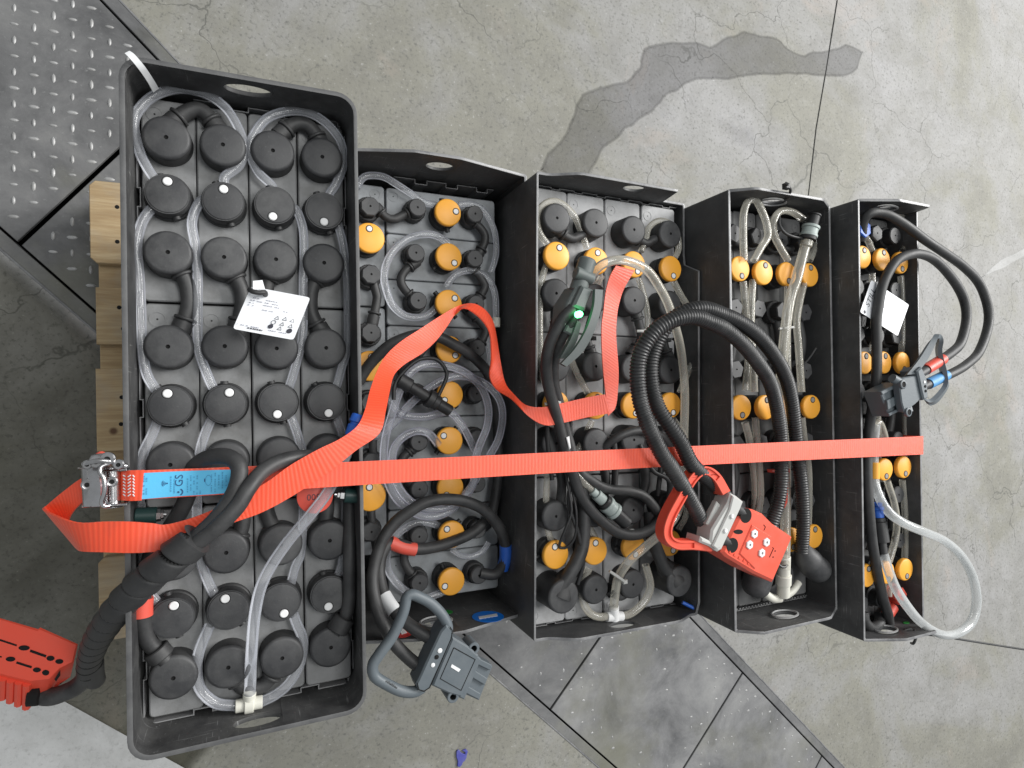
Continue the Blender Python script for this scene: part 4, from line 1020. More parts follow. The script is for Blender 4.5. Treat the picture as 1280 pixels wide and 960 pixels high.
def frame_px(a, b, z, lift=0.0, z2=None):
    """local frame with x from photo point a to b at height z, z up"""
    A, B2 = at(*a, z), at(*b, z if z2 is None else z2); x = (B2-A).normalized(); y = Vector((0, 0, 1)).cross(x).normalized(); n = x.cross(y)
    M2 = Matrix((( x.x, y.x, n.x, 0), (x.y, y.y, n.y, 0), (x.z, y.z, n.z, 0), (0, 0, 0, 1))); c = (A+B2)/2+n*lift
    M2.translation = c; return M2
for a, b in (((277, 770), (430, 870)), ((625, 65), (775, 160))):
    pa_, pb_ = zz([a, b]); lettering('schaltbau', 4.6, frame_px(pa_, pb_, ZC-1.9, 0.1), 'cap', hd)
# stickers on the inner face of the lower end wall
def wall_pt(i, u, v, yl):
    """point of the photo on the end-wall plane at local y = yl of battery i"""
    X = BM(i); n = X.to_3x3() @ Vector((0, 1, 0)); p0 = X @ Vector((0, yl, 0))
    ray = CF + (u-640)/F_PX*CR + (v-480)/F_PX*CD
    return CPOS + ray*((p0-CPOS).dot(n)/ray.dot(n))
def wall_sticker(i, tr_, uv, name, mat, off=0.35, label=None, yl=None):
    yl = -308+off if yl is None else yl
    P = [wall_pt(i, u, v, yl) for u, v in uv]; mb = MB(); n = BM(i).to_3x3() @ Vector((0, 1, 0))
    k = len(P); mb.add(P+[p+n*.3 for p in P], [[k+j for j in range(k)], [j for j in reversed(range(k))]]+[[j, (j+1) % k, k+(j+1) % k, k+j] for j in range(k)])
    return build(mb, name, [mat], tr_)
wall_sticker(1, T2, circ(610, 771, 20, 7, 28), 'sticker', 'sticker_blue')
wall_sticker(1, T2, [(598, 771), (621, 767), (622, 770), (599, 774)], 'sticker_print', 'white', .8)
wall_sticker(1, T2, circ(559, 765, 7, 2.4, 18), 'sticker', 'sticker_green')
wall_sticker(1, T2, circ(499, 791, 16, 6.5, 24), 'sticker', 'sticker_red')
wall_sticker(1, T2, [(500, 789), (504, 785.5), (509, 791), (502, 793)], 'sticker_print', 'white', .8)
wall_sticker(4, T5, circ(1133, 778.5, 4, 1.4, 14), 'sticker', 'sticker_green', yl=-326)

# battery 3
ZT = 526
for pts, z, r in (
  ([(684, 305), (676, 294), (671, 278), (674, 262), (686, 252), (701, 254), (717, 269), (727, 291), (734, 311)], ZT, 4.6),
  ([(801, 314), (807, 300), (811, 285), (823, 276), (838, 280), (847, 296), (848, 312), (843, 323)], ZT, 4.6),
  ([(683, 330), (677, 352), (675, 380), (675, 430), (678, 470), (690, 495)], ZT, 4.4),
  ([(752, 345), (735, 375), (712, 400), (705, 421), (713, 447), (723, 470), (736, 494)], ZT, 4.6),
  ([(798, 348), (804, 366), (809, 390), (809, 415), (802, 455), (796, 488)], ZT, 4.4),
  ([(842, 352), (851, 369), (862, 388), (871, 416), (871, 444), (862, 461), (850, 490)], ZT+6, 5.0),
  ([(697, 525), (688, 545), (684, 590), (683, 650), (690, 680)], ZT, 4.4),
  ([(740, 526), (728, 552), (716, 580), (722, 630), (745, 674)], ZT, 4.6),
  ([(842, 524), (856, 545), (862, 580), (858, 640), (848, 662)], ZT, 4.4)):
    hose(2, pts, z, r, ('tube_milky', 'tube_core'))
hose(2, [(741, 341, 580), (754, 330, 590), (772, 325, 594), (790, 328, 592), (809, 338, 586), (823, 357, 580), (835, 380, 574), (845, 411, 568), (851, 437, 562), (855, 472, 556), (856, 502, 552), (855, 545, 550), (854, 590, 550), (849, 635, 552), (832, 661, 560),
         (807, 683, 566), (786, 702, 562), (773, 722, 550), (769, 742, 540), (767, 760, 534)], None, 6.2, ('tube_milky', 'tube_core'))
hose(2, [(762, 770), (748, 771), (736, 765), (729, 750), (729, 730), (736, 710)], ZT, 5.6, ('tube_milky', 'tube_core'))
hose(2, [(772, 771), (786, 768), (799, 759), (809, 746), (813, 730), (807, 706)], ZT, 5.6, ('tube_milky', 'tube_core'))
mb = MB(); mb.cyl(at(758, 771, ZT), at(778, 770, ZT), 7.0, seg=14, ch=.6); mb.cyl(at(767, 757, ZT+2), at(768, 775, ZT), 7.4, seg=14, ch=.6); build(mb, 'hose_tee', ['white'], BAT[2])
def zip_tie(i, u0, v0, u1, v1, z, mat='clamp', parent=None):
    mb = MB(); A, B_ = at(u0, v0, z), at(u1, v1, z-2); mid = (A+B_)/2+Vector((0, 0, 2.5))
    mb.tube([A, mid, B_], 2.0, 8, 3); X = Matrix.Translation(B_); mb.box((0, 0, 0), (6.5, 5.5, 5.5), X, ch=.8)
    build(mb, 'cable_tie', [mat], parent or BAT[i])
zip_tie(2, 762, 714, 781, 727, 562); zip_tie(2, 786, 668, 790, 664, 548, 'clamp'); zip_tie(2, 796, 414, 806, 414, 550); zip_tie(2, 826, 429, 836, 425, 548, 'cap')
zip_tie(2, 681, 505, 698, 503, 560, 'clamp'); zip_tie(2, 737, 420, 742, 423, 545, 'cap')
for pts in ([(700, 290), (712, 298), (722, 296), (736, 290)], [(795, 297), (806, 304), (816, 300), (826, 296)], [(795, 392), (800, 410), (801, 425), (791, 440)], [(834, 396), (830, 415), (830, 430), (835, 445)],
            [(744, 388), (738, 405), (734, 425), (738, 440)], [(696, 395), (696, 415), (694, 432), (696, 442)], [(752, 577), (756, 590), (757, 610), (752, 625)], [(800, 575), (806, 590), (806, 608), (800, 624)],
            [(764, 738), (772, 744), (778, 744), (785, 738)], [(698, 582), (702, 600), (701, 622), (698, 636)]):
    link(2, pts, 526, 6.6, 9.0)
cable(2, [(716, 385, 606), (700, 403, 600), (687, 430, 590), (683, 455, 580), (685, 480, 572), (691, 503, 566), (699, 532, 560), (707, 563, 556), (717, 595, 554), (726, 620, 552), (738, 637, 551), (754, 653, 551), (771, 665, 552), (789, 669, 553), (806, 665, 554),
          (823, 653, 555), (836, 634, 555), (840, 610, 552), (838, 585, 545), (842, 560, 535)], None, 7.4)
cable(2, [(722, 392, 600), (708, 412, 592), (697, 435, 580), (692, 458, 570), (693, 482, 560), (700, 508, 552), (708, 540, 546), (722, 585, 544), (739, 601, 545), (759, 611, 546), (787, 614, 548), (806, 621, 548), (820, 637, 546), (828, 652, 538)], None, 7.0)
cable(2, [(752, 562, 530), (758, 556, 536), (771, 547, 542), (787, 540, 545), (803, 538, 545), (818, 541, 544), (830, 549, 540), (842, 566, 534)], None, 6.4)
b1 = cable(2, [(727, 610, 536), (730, 640, 540), (728, 680, 544), (721, 701, 546), (710, 720, 546), (699, 736, 545)], None, 9.6)
cable(2, [(812, 640, 534), (815, 670, 540), (822, 690, 544), (830, 708, 545), (840, 720, 545)], None, 9.6)
mb = MB(); mb.tube(PX([(713, 716, 538), (702, 732, 538), (697, 744, 538)]), 17, 20, 4, rfun=lambda s, a: 11+min(9, s*.28)); build(mb, 'cable_boot', ['cap'], BAT[2])
mb = MB(); mb.tube(PX([(828, 703, 538), (836, 716, 538), (841, 726, 538)]), 17, 20, 4, rfun=lambda s, a: 11+min(8, s*.28)); build(mb, 'cable_boot', ['cap'], BAT[2])
cable(2, [(702, 560, 540), (707, 590, 545), (713, 625, 552), (714, 642, 554), (707, 661, 552), (700, 678, 546), (699, 683, 541)], None, 1.9, 'black', 'sensor_wire')
cable(2, [(706, 560, 540), (713, 600, 545), (720, 638, 552), (720, 664, 552), (715, 678, 548), (706, 685, 543), (699, 684, 541)], None, 1.9, 'black', 'sensor_wire')
cable(2, [(716, 500, 532), (713, 530, 530), (715, 560, 530), (722, 600, 534)], None, 3.0, 'black', 'sensor_wire')
for pts, r_ in (([(716, 590, 546), (711, 628, 548), (723, 668, 550), (729, 702, 546), (722, 730, 540)], 2.8), ([(800, 556, 540), (816, 588, 548), (835, 600, 552), (845, 632, 550), (838, 664, 546)], 3.2),
                ([(766, 543, 532), (769, 580, 532), (768, 606, 534)], 5.0), ([(692, 398, 570), (684, 440, 556), (687, 490, 546), (684, 540, 540), (690, 600, 540)], 3.0), ([(812, 470, 534), (816, 520, 534), (826, 570, 538), (822, 620, 540)], 3.6)):
    cable(2, pts, None, r_, 'black', 'sensor_wire')
cable(1, [(474, 500, 440), (466, 540, 442), (468, 600, 440), (464, 640, 440), (471, 690, 442)], None, 5.6)
mb = MB(); slabpx(mb, [(708, 547), (712, 545), (714, 560), (712, 562)], 567, 1); build(mb, 'cable_label', ['white'], BAT[2])
# hose coupling
mb = MB(); P0, P1 = at(741, 614, 548), at(783, 654, 548); d = (P1-P0).normalized(); L = (P1-P0).length
for a, b, r, m_i in ((-.02, .1, 5.6, 0), (.1, .3, 8, 0), (.3, .38, 11, 1), (.38, .46, 12.5, 2), (.46, .58, 11.5, 2), (.58, .66, 12.5, 2), (.66, 1, 10, 1)): mb.cyl(P0+d*L*a, P0+d*L*b, r, seg=20, mi=m_i, ch=.6)
build(mb, 'hose_coupling', ['greenish', 'black', 'greenish'], BAT[2])
hose(2, [(716, 588), (728, 601), (742, 615)], 546, 4.6, ('tube_milky', 'tube_core'))
# green-lit plug standing on edge among the caps
dv = empty('connector', at(722, 395, 560), parent=BAT[2])
zd = lambda pts: Zp(660, 300, 5.336, pts)
mb = MB(); mb.cyl(at(*zd([(400, 125)])[0], 600), at(*zd([(330, 350)])[0], 596), 11.5, seg=20, ch=2); mb.cyl(at(*zd([(315, 215)])[0], 604), at(*zd([(430, 265)])[0], 604), 8, seg=18, ch=1)
slabpx(mb, zd([(365, 300), (440, 330), (385, 470), (300, 440)]), 615, 38, ch=3); slabpx(mb, zd([(330, 300), (370, 300), (290, 470), (240, 600), (255, 420)]), 606, 34, ch=2)
slabpx(mb, zd([(300, 480), (345, 500), (300, 640), (240, 610)]), 600, 24, ch=2)
build(mb, 'connector_body', ['device'], dv)
mb = MB(); A = PX(zd([(440, 330), (430, 450), (385, 590), (310, 720), (215, 825)]), 618); B2 = PX(zd([(492, 335), (478, 470), (430, 620), (355, 750), (250, 845)]), 618)
mb.ribbon(A, B2, 6, 5); A = PX(zd([(320, 540), (275, 660), (205, 790)]), 600); B2 = PX(zd([(345, 560), (310, 690), (245, 790)]), 600); mb.ribbon(A, B2, 8, 6)
build(mb, 'handle', ['device'], dv, sharp=50)
mb = MB(); mb.lathe([(4.2, -4), (4.2, 2), (3.4, 4.2), (1.6, 5.4)], Matrix.Translation(at(723.7, 392.8, 618)), 18); build(mb, 'lamp', ['led'], dv, label='small green lamp, lit')
# thin blue rod lying against the right wall
mb = MB(); mb.tube(PX([(853, 753, 532), (869, 761, 540)]), 2.8, 10, 4, smooth=False); build(mb, 'blue_rod', ['blue'], label='short thin blue plastic rod at the lower end wall of the pale-lidded battery', cat='rod')

# battery 4
ZT = 580
def mh(pts, z=ZT, r=5.4): return hose(3, pts, z, r, ('tube_milky', 'tube_core'))
mh([(930, 326), (929, 291), (930, 265), (936, 251), (945, 251), (953, 265), (958.5, 281), (959.5, 296), (951, 310), (942, 326)], 596)
mh([(985, 326), (974, 307), (967, 291), (968, 274), (976, 264), (990, 265), (1004, 274)], 592)
mh([(1014, 285), (1019, 305), (1012, 326)], 580)
mh([(929, 352), (931, 372), (933, 400), (936, 440), (932, 488)]); mh([(941, 350), (939, 383), (939, 410), (941, 451), (943, 490)], 586)
mh([(931, 528), (936, 546), (940, 570), (944, 610), (942, 650), (935, 668)]); mh([(944, 522), (946, 548), (949, 583), (950, 622), (944, 660)], 586)
mh([(1006, 350), (1000, 375), (996, 402), (998, 431), (1000, 461), (1002, 490)], 590); mh([(1002, 522), (1005, 548), (1010, 581), (1011, 620), (1010, 655)], 588)
mh([(985, 352), (984, 400), (984, 450), (986, 492)], 584); mh([(984, 522), (983, 560), (984, 600), (982, 640), (984, 660)], 584)
hose(3, [(1008, 303, 604), (1002, 324, 606), (996, 348, 606), (988, 372, 605), (983, 403, 604), (979, 441, 602), (976, 480, 598), (978, 520, 594), (981, 580, 592), (982, 640, 594), (981, 690, 600), (980, 712, 602)], None, 7.6, ('tube_milky', 'tube_core'), name='filling_hose')
mb = MB(); mb.tube(PX([(974, 411), (982, 410), (992, 409)], 604), 1.8, 8, 3); build(mb, 'cable_tie', ['clamp'], BAT[3])
mb = MB(); mb.tube(PX([(1001, 458, 590), (1008, 452, 594), (1015, 443, 596), (1020, 435, 598)]), 1.5, 8, 3); build(mb, 'cable_tie', ['cap'], BAT[3])
mb = MB(); P0, P1 = at(1007, 308, 606), at(1018, 268, 612); d = (P1-P0).normalized(); L = (P1-P0).length
for a, b, r, m_i in ((0, .18, 9, 0), (.2, .3, 12.5, 1), (.3, .38, 13, 2), (.38, .56, 11.6, 2), (.56, .64, 13, 2), (.64, .95, 9.2, 1), (.95, 1, 10.4, 1)): mb.cyl(P0+d*L*a, P0+d*L*b, r, seg=20, mi=m_i, ch=.5)
build(mb, 'hose_coupling', ['tube_milky', 'black', 'greenish'], BAT[3])
cable(3, [(1004, 298, 606), (992, 296, 606), (981, 291, 604), (974, 281, 600), (974, 270, 592)], None, 2.2, 'black', 'coupling_cord')
mb = MB(); mb.cyl(at(980, 695, 600), at(979, 745, 588), 9.4, seg=18, ch=.8); mb.cyl(at(979.5, 718, 595), at(979, 730, 592), 11.4, seg=18, ch=.8)
mb.tube(PX([(975, 748, 584), (966, 748, 584), (957, 742, 584), (955, 735, 582)]), 6.2, 14, 3); mb.tube(PX([(983, 744, 584), (991, 738, 584), (998, 728, 582)]), 5.6, 14, 3)
build(mb, 'hose_tee', ['ivory'], BAT[3])
mb = MB(); mb.tube(PX([(973, 706, 606), (979, 709, 608), (987, 704, 604)]), 2.0, 8, 3); build(mb, 'cable_tie', ['black'], BAT[3])
mb = MB(); slabpx(mb, [(964, 587), (988, 586), (988, 591), (986, 592), (985, 628), (981, 636), (980, 592), (965, 591)], 600, 8, ch=1); build(mb, 'red_stopper', ['sleeve_red'], BAT[3])
# dark cell links
for (c0, y0, c1, y1) in ((-71, 258, -24.5, 258), (24, 258, 71, 258), (-71, 148, -71, 57), (-24.5, 148, -24.5, 57), (24, 148, 24, 57), (71, 148, 71, 57), (-71, -53, -71, -144), (-24.5, -53, -24.5, -144), (24, -53, 24, -144), (71, -53, 71, -144), (-24.5, -254, 24, -254)):
    mb = MB(); A, B2 = CP(3, c0, y0, LID4+10), CP(3, c1, y1, LID4+10); mid = (A+B2)/2+Vector((7 if c0 == c1 else 0, 0 if c0 == c1 else -12, 3)); mb.tube([A, mid, B2], 7.0, 12, 4); build(mb, 'cell_link', ['cap'], BAT[3], sharp=80)
for x in (-45, -1, 43.5):
    for y0 in (166, 3, -160):
        mb = MB(); A, B2 = CP(4, x, y0+38, LID5+10), CP(4, x, y0-38, LID5+10); mb.tube([A, (A+B2)/2+Vector((6, 0, 2)), B2], 6.5, 12, 4); build(mb, 'cell_link', ['cap'], BAT[4], sharp=80)
# corrugated conduits
def conduit(pts, name='conduit'):
    rf = lambda s, a: 9.2+0.75*math.sin(s*2*math.pi/3.9)
    mb = MB(); mb.tube(PX(pts), 11, 16, 0.85, rfun=rf); return build(mb, name, ['conduit'], BAT[3], sharp=180)
conduit([(889, 669, 640), (878, 653, 646), (866, 630, 654), (852, 605, 662), (839, 584, 666), (829, 570, 668), (819, 551, 668), (808, 526, 668), (800, 500, 668), (797, 472, 670), (799, 447, 674), (808, 427, 680), (823, 410, 686), (844, 399, 690), (867, 396, 690),
         (886, 402, 686), (907, 412, 678), (929, 431, 668), (947, 453, 656), (962, 477, 642), (970, 504, 630), (974, 528, 622), (976, 548, 618), (977, 581, 615), (976, 610, 613), (971, 635, 610), (964, 656, 606)])
conduit([(910, 624, 640), (894, 607, 648), (878, 593, 656), (864, 579, 662), (851, 553, 662), (837, 532, 660), (823, 510, 656), (815, 484, 654), (813, 459, 656), (817, 437, 660), (827, 416, 668), (841, 399, 676), (859, 389, 682), (880, 386, 684), (903, 393, 680), (927, 404, 674),
         (949, 421, 664), (969, 446, 652), (982, 471, 640), (989, 498, 630), (993, 528, 622), (995, 548, 618), (999, 581, 615), (1003, 622, 613), (1004, 660, 610), (1002, 690, 606)])
for pts in ([(964, 656, 608), (957, 690, 600), (949, 718, 594), (941, 744, 590)], [(1002, 682, 606), (1007, 695, 600), (1015, 706, 596), (1028, 716, 592)]):
    P = PX(pts); L = sum((P[k+1]-P[k]).length for k in range(3))+2
    mb = MB(); mb.tube(P, 20, 24, 2, rfun=lambda s_, a, L=L: (10.5+9.5*smooth01(s_/(L*.45))) if s_ < L-17 else 20*math.sqrt(max(.002, 1-((s_-L+17)/17.5)**2))); build(mb, 'cable_boot', ['cap_top'], BAT[3], sharp=80)
# red handled plug
rc = empty('plug', at(940, 680, 610), parent=BAT[3])
zr = lambda pts: Zp(820, 570, 5.644, pts)
ZR = 668
mb = MB(); slabpx(mb, zr([(640, 375), (690, 378), (760, 410), (830, 480), (970, 575), (830, 895), (690, 830), (500, 715), (465, 680), (520, 560), (580, 440)]), ZR, 42, ch=3.5)
slabpx(mb, zr([(680, 485), (820, 570), (700, 800), (590, 690)]), ZR+1.6, 4, ch=1.2)
for k in range(6):
    a = zr([(420+k*0+95+k*33, 700-12+k*20)])[0]; b = (a[0]+5.0, a[1]+3.4); mb.tube([at(a[0]-1, a[1]-3, ZR-1), at(a[0]+3.5, a[1]+3.0, ZR-3)], 2.4, 8, 3, smooth=False)
build(mb, 'plug_body', ['red_light'], rc)
for u, v in zr([(690, 548), (775, 607), (656, 625), (742, 683)]):
    mb = MB(); mb.lathe([(6.0, 0), (6.0, 1.6), (5.2, 2.2), (1.8, 2.2, 1), (1.6, 1.6, 1)], Matrix.Translation(at(u, v, ZR+1.4)) @ Matrix.Rotation(.4, 4, 'Z'), 6)
    build(mb, 'contact_screw', ['white', 'dotgrey'], rc)
mb = MB()
for u, v, a, b in ((582, 535, 5.8, 3.0),): slabpx(mb, circ(u/5.644+820, v/5.644+570, a, b), ZR+.3, 1, ch=0)
groove(mb, zr([(800, 715), (830, 650), (822, 645)]), ZR+.2, .5); groove(mb, zr([(760, 485), (772, 500), (762, 525)]), ZR+.2, .5); groove(mb, zr([(665, 695), (676, 712), (662, 728)]), ZR+.2, .5)
for u, v in zr([(840, 670), (826, 713)]): mb.lathe([(1.1, 0), (1.1, .3)], Matrix.Translation(at(u, v, ZR)), 8)
build(mb, 'moulded_mark', ['hole'], rc)
mb = MB()
for u, v in zr([(634, 420), (538, 630)]):
    mb.lathe([(9.5, 0), (9.5, .4)], Matrix.Translation(at(u+0, v, ZR+.05)), 20, 0)
build(mb, 'cable_opening', ['hole'], rc)
mb = MB()
for (a, b) in (((530, 352), (652, 428)), ((420, 562), (556, 640))): mb.tube([at(*zr([a])[0], ZR-4), at(*zr([b])[0], ZR-9)], 7.6, 14, 4, smooth=False)
build(mb, 'cable_core', ['cap'], rc)
mb = MB(); slabpx(mb, zr([(530, 262), (575, 285), (622, 325), (600, 380), (470, 660), (440, 678), (385, 640), (310, 610), (320, 568), (385, 600), (395, 520), (510, 330), (520, 300)]), ZR+4, 26, ch=2.5)
slabpx(mb, zr([(430, 320), (478, 362), (400, 520), (355, 480)]), ZR-6, 8, ch=1)
slabpx(mb, zr([(545, 280), (600, 315), (585, 360), (455, 650), (430, 660), (400, 635), (520, 380)]), ZR+7, 4, ch=1.5)
build(mb, 'cable_clamp', ['clamp'], rc)
mb = MB()
for u, v in zr([(533, 425), (487, 527)]): mb.lathe([(2.9, 0), (2.9, 1.6), (2, 2.4)], Matrix.Translation(at(u, v, ZR+6.9)), 12)
mb.lathe([(3.4, 0, 1), (3.4, .5, 1)], Matrix.Translation(at(*zr([(437, 445)])[0], ZR-5.6)), 14)
build(mb, 'clamp_screw', ['white', 'hole'], rc)
def band(path, hw):
    P = catmull([Vector(p) for p in path], 3); L, Rr = [], []
    for k in range(len(P)):
        t = (P[min(k+1, len(P)-1)]-P[max(k-1, 0)]).normalized(); n = Vector((-t.y, t.x)); L.append(tuple(P[k]+n*hw)); Rr.append(tuple(P[k]-n*hw))
    return L+Rr[::-1]
hp = zr([(500, 262), (440, 160), (380, 112), (320, 115), (262, 170), (190, 290), (120, 420), (88, 520), (100, 590), (160, 630), (270, 632), (400, 645)])
mb = MB(); slabpx(mb, band(hp, 6.0), ZR-4, 16, ch=1.5); rh = build(mb, 'handle', ['red'], rc)
mb = MB(); slabpx(mb, band(hp, 5.2), ZR-1.6, 2.2, ch=.5, holes=[band(hp[1:-1], 3.2)]); build(mb, 'handle_rib', ['red_light'], rh)

# battery 5
ZT = 620
def th5(pts, z=ZT, r=4.8): return hose(4, pts, z, r, ('tube_milky', 'tube_core'))
th5([(1081, 295), (1086, 303), (1091, 316)]); th5([(1117, 267), (1130, 272), (1136, 286), (1134, 302), (1128, 314)], 622)
for u0, v0, u1, v1 in ((1090, 342, 1091, 438), (1126, 345, 1127, 440), (1092, 470, 1098, 575), (1128, 470, 1131, 572), (1128, 600, 1131, 700)): th5([(u0, v0), ((u0+u1)/2+2, (v0+v1)/2), (u1, v1)])
th5([(1109, 601), (1118, 630), (1121, 655), (1118, 678), (1111, 702)], 626, 5.0)
th5([(1108, 560), (1104, 540), (1098, 528), (1090, 535)], 632, 5.6); th5([(1111, 728), (1111, 745)], 620)
big = hose(4, [(1094, 530, 640), (1092, 560, 638), (1092.5, 598, 640), (1098.5, 620, 646), (1110, 639, 652), (1128, 653, 660), (1155, 665, 664), (1180, 676, 660), (1199, 692, 655), (1212, 712, 650), (1219, 733, 646), (1220.5, 755, 644), (1215, 776, 644), (1202, 789, 646), (1185, 794, 650),
               (1169, 790, 655), (1150, 777, 660), (1134, 758, 660), (1120, 736, 656), (1112, 717, 652), (1104, 692, 646)], None, 7.0, ('tube_white', 'tube_core'), name='filling_hose')
mb = MB(); mb.tube(PX([(1093, 578, 641), (1093, 598, 641)]), 7.3, 14, 4, smooth=False); build(mb, 'hose_marking', ['orange'], BAT[4])
mb = MB(); P0, P1 = at(1104, 692, 646), at(1095, 628, 636); d = (P1-P0).normalized(); L = (P1-P0).length
for a, b, r, m_i in ((-.05, .22, 6.4, 0), (.22, .62, 11, 0), (.62, .7, 9.5, 0), (.7, .85, 8.4, 1), (.85, .92, 10, 1), (.92, 1, 8, 1)): mb.cyl(P0+d*L*a, P0+d*L*b, r, seg=18, mi=m_i, ch=.6)
build(mb, 'hose_coupling', ['black', 'blue'], BAT[4])
k1 = cable(4, [(1077, 300, 628), (1079, 278, 638), (1087, 267, 646), (1101, 266, 650), (1115, 271, 654), (1134, 283, 658), (1158, 301, 660), (1182, 317, 658), (1203, 332, 654), (1221, 350, 650), (1231, 370, 648), (1236, 393, 648), (1233, 416, 650), (1223, 441, 656), (1209, 455, 662), (1193, 465, 668), (1160, 480, 674), (1146, 487, 676)], None, 7.2)
sleeve(k1, [(1182, 469, 670), (1160, 480, 674)], None, 8.4, 'pale_blue', 'blue_band')
k2 = cable(4, [(1112, 782, 616), (1110, 768, 626), (1103, 745, 636), (1096, 712, 640), (1090, 674, 642), (1086, 628, 642), (1084, 587, 640), (1086, 542, 640), (1090, 512, 646), (1095, 481, 650), (1096, 441, 652), (1095.5, 403, 654), (1098, 382, 656), (1102, 361, 658), (1109, 343, 660), (1121, 326, 662),
               (1136, 318.5, 664), (1150, 317.5, 664), (1166, 323.5, 662), (1182, 338, 658), (1197, 358, 655), (1206, 378, 653), (1208, 400, 654), (1201, 428, 660), (1189, 441, 666), (1174, 451, 672), (1156, 463, 676), (1146, 469, 678)], None, 7.2)
sleeve(k2, [(1178, 449, 671), (1157, 462, 676)], None, 8.4, 'sleeve_red', 'red_band')
mb = MB(); A, B2 = at(1108, 770, 614), at(1116, 758, 612); mb.cyl(A, B2, 9, seg=16, ch=.8); build(mb, 'cable_end', ['sleeve_red'], BAT[4])
cable(4, [(1079, 765, 622), (1081, 777, 624), (1090, 785, 624), (1099, 779, 618), (1100, 768, 612)], None, 8.0)
# grey handled connector resting on the right wall
c5 = empty('connector', at(1145, 490, 650), parent=BAT[4])
z5 = lambda pts: Zp(1090, 400, 7.38, pts)
ZG = 694
mb = MB(); slabpx(mb, z5([(250, 560), (300, 530), (420, 508), (450, 590), (470, 715), (400, 780), (300, 850), (275, 760)]), ZG, 10, ch=1.5); slabpx(mb, z5([(290, 600), (400, 560), (440, 700), (320, 780)]), ZG-6, 30, ch=1)
build(mb, 'connector_body', ['connector'], c5)
mb = MB(); slabpx(mb, z5([(75, 665), (250, 575), (285, 830), (160, 890)]), ZG-14, 26, ch=1.5); slabpx(mb, z5([(70, 690), (80, 665), (160, 885), (140, 870)]), ZG-22, 24, mi=1, ch=.5)
for q in ([(85, 660), (245, 578), (252, 610), (100, 690)], [(140, 740), (255, 690), (262, 760), (150, 830)], [(155, 860), (270, 810), (275, 830), (165, 888)]): slabpx(mb, z5(q), ZG-10, 5, ch=.8)
build(mb, 'contact_block', ['connector', 'hole'], c5)
for (u, v), (u2, v2) in zip(z5([(285, 595), (335, 850)]), z5([(185, 535), (320, 800)])):
    mb = MB(); A = at(u, v, ZG+1); mb.lathe([(6.6, -3), (6.6, 1), (5.8, 1.6), (4.3, 1.6), (4.2, .8, 1)], Matrix.Translation(A), 18); mb.cyl(at(u, v, ZG-5), at(u2, v2, ZG-7), 6.4, seg=16)
    build(mb, 'bolt_ear', ['connector', 'hole'], c5)
mb = MB(); A = PX(z5([(310, 510), (420, 370), (560, 160)]), ZG-6)+[at(*z5([(610, 180)])[0], ZG-18), at(*z5([(605, 300)])[0], ZG-34), at(*z5([(650, 500)])[0], ZG-34), at(*z5([(690, 600)])[0], ZG-30), at(*z5([(600, 740)])[0], ZG-20), at(*z5([(520, 780)])[0], ZG-14)]
B2 = PX(z5([(400, 505), (500, 370), (610, 160)]), ZG-2)+[at(*z5([(640, 190)])[0], ZG-8), at(*z5([(628, 300)])[0], ZG-14), at(*z5([(675, 500)])[0], ZG-14), at(*z5([(670, 610)])[0], ZG-10), at(*z5([(560, 735)])[0], ZG-4), at(*z5([(490, 740)])[0], ZG-4)]
mb.ribbon(A, B2, 6.0, 5); build(mb, 'handle', ['connector'], c5, sharp=50)
mb = MB(); slabpx(mb, z5([(420, 470), (460, 430), (480, 470), (515, 560), (520, 720), (480, 740), (455, 640), (440, 560)]), ZG+4, 26, ch=2); build(mb, 'cable_gland_bar', ['connector'], c5)
mb = MB()
for (u, v), m_i in zip(z5([(482, 572), (490, 612), (494, 655)]), (0, 1, 1)): mb.lathe([(2.0, 0), (2.0, .8)], Matrix.Translation(at(u, v, ZG+4)), 12, m_i)
build(mb, 'screw', ['white', 'hole'], c5)

# ------------------------------------------------------------------ lashing strap
ls = empty('lashing_strap', at(200, 605, 640), label='orange red lashing strap with ratchet and blue label across all five batteries', cat='strap')
def edgepts(l): return [at(*p) for p in l]
mb = MB()
top = [(150, 590, 636), (163, 589, 645), (180, 588, 647), (307, 583, 647), (476, 575.6, 647), (800, 560.5, 648), (1100, 547.5, 650), (1150, 545.2, 650)]
bot = [(150, 624, 636), (163, 625, 645), (180, 624, 647), (307, 616, 647), (476, 604.5, 647), (800, 585, 648), (1100, 570.4, 650), (1150, 568, 650)]
A, B2 = edgepts(top), edgepts(bot)
for l in (A, B2):
    e = l[-1]; l += [Vector((e.x+2.0, e.y, 648.5)), Vector((e.x+3.0, e.y, 642)), Vector((e.x+3.0, e.y, 620)), Vector((e.x+3, e.y, 400)), Vector((e.x+3, e.y, 20))]
mb.ribbon(A, B2, 1.8, 9); build(mb, 'webbing', ['strap'], ls, sharp=60, label='tight straight run of the strap')
tl = [(132, 590, 640), (106, 596, 632), (80, 614, 616), (58, 632, 602), (54, 635, 606), (60, 640, 616), (95, 653, 640), (130, 652, 650), (161, 652, 655), (190, 654, 656), (212, 655, 656), (262, 639, 660), (326, 607, 662), (362, 582, 662), (397, 562, 662), (424, 549, 660), (446, 533, 656),
      (456, 513, 640), (463, 486, 610), (473, 460, 585), (483, 443.6, 570), (501, 427, 555), (525.6, 411, 540), (550, 395, 525), (570, 383.7, 512), (588.6, 379.6, 505), (601, 383.7, 502), (611, 393, 500), (617, 405, 500), (621, 425, 502), (625, 450, 506), (631, 478, 515), (641, 492, 532), (657, 506, 552), (676.6, 509, 560),
      (697, 505, 562), (737.5, 496, 562), (756, 493, 562)]
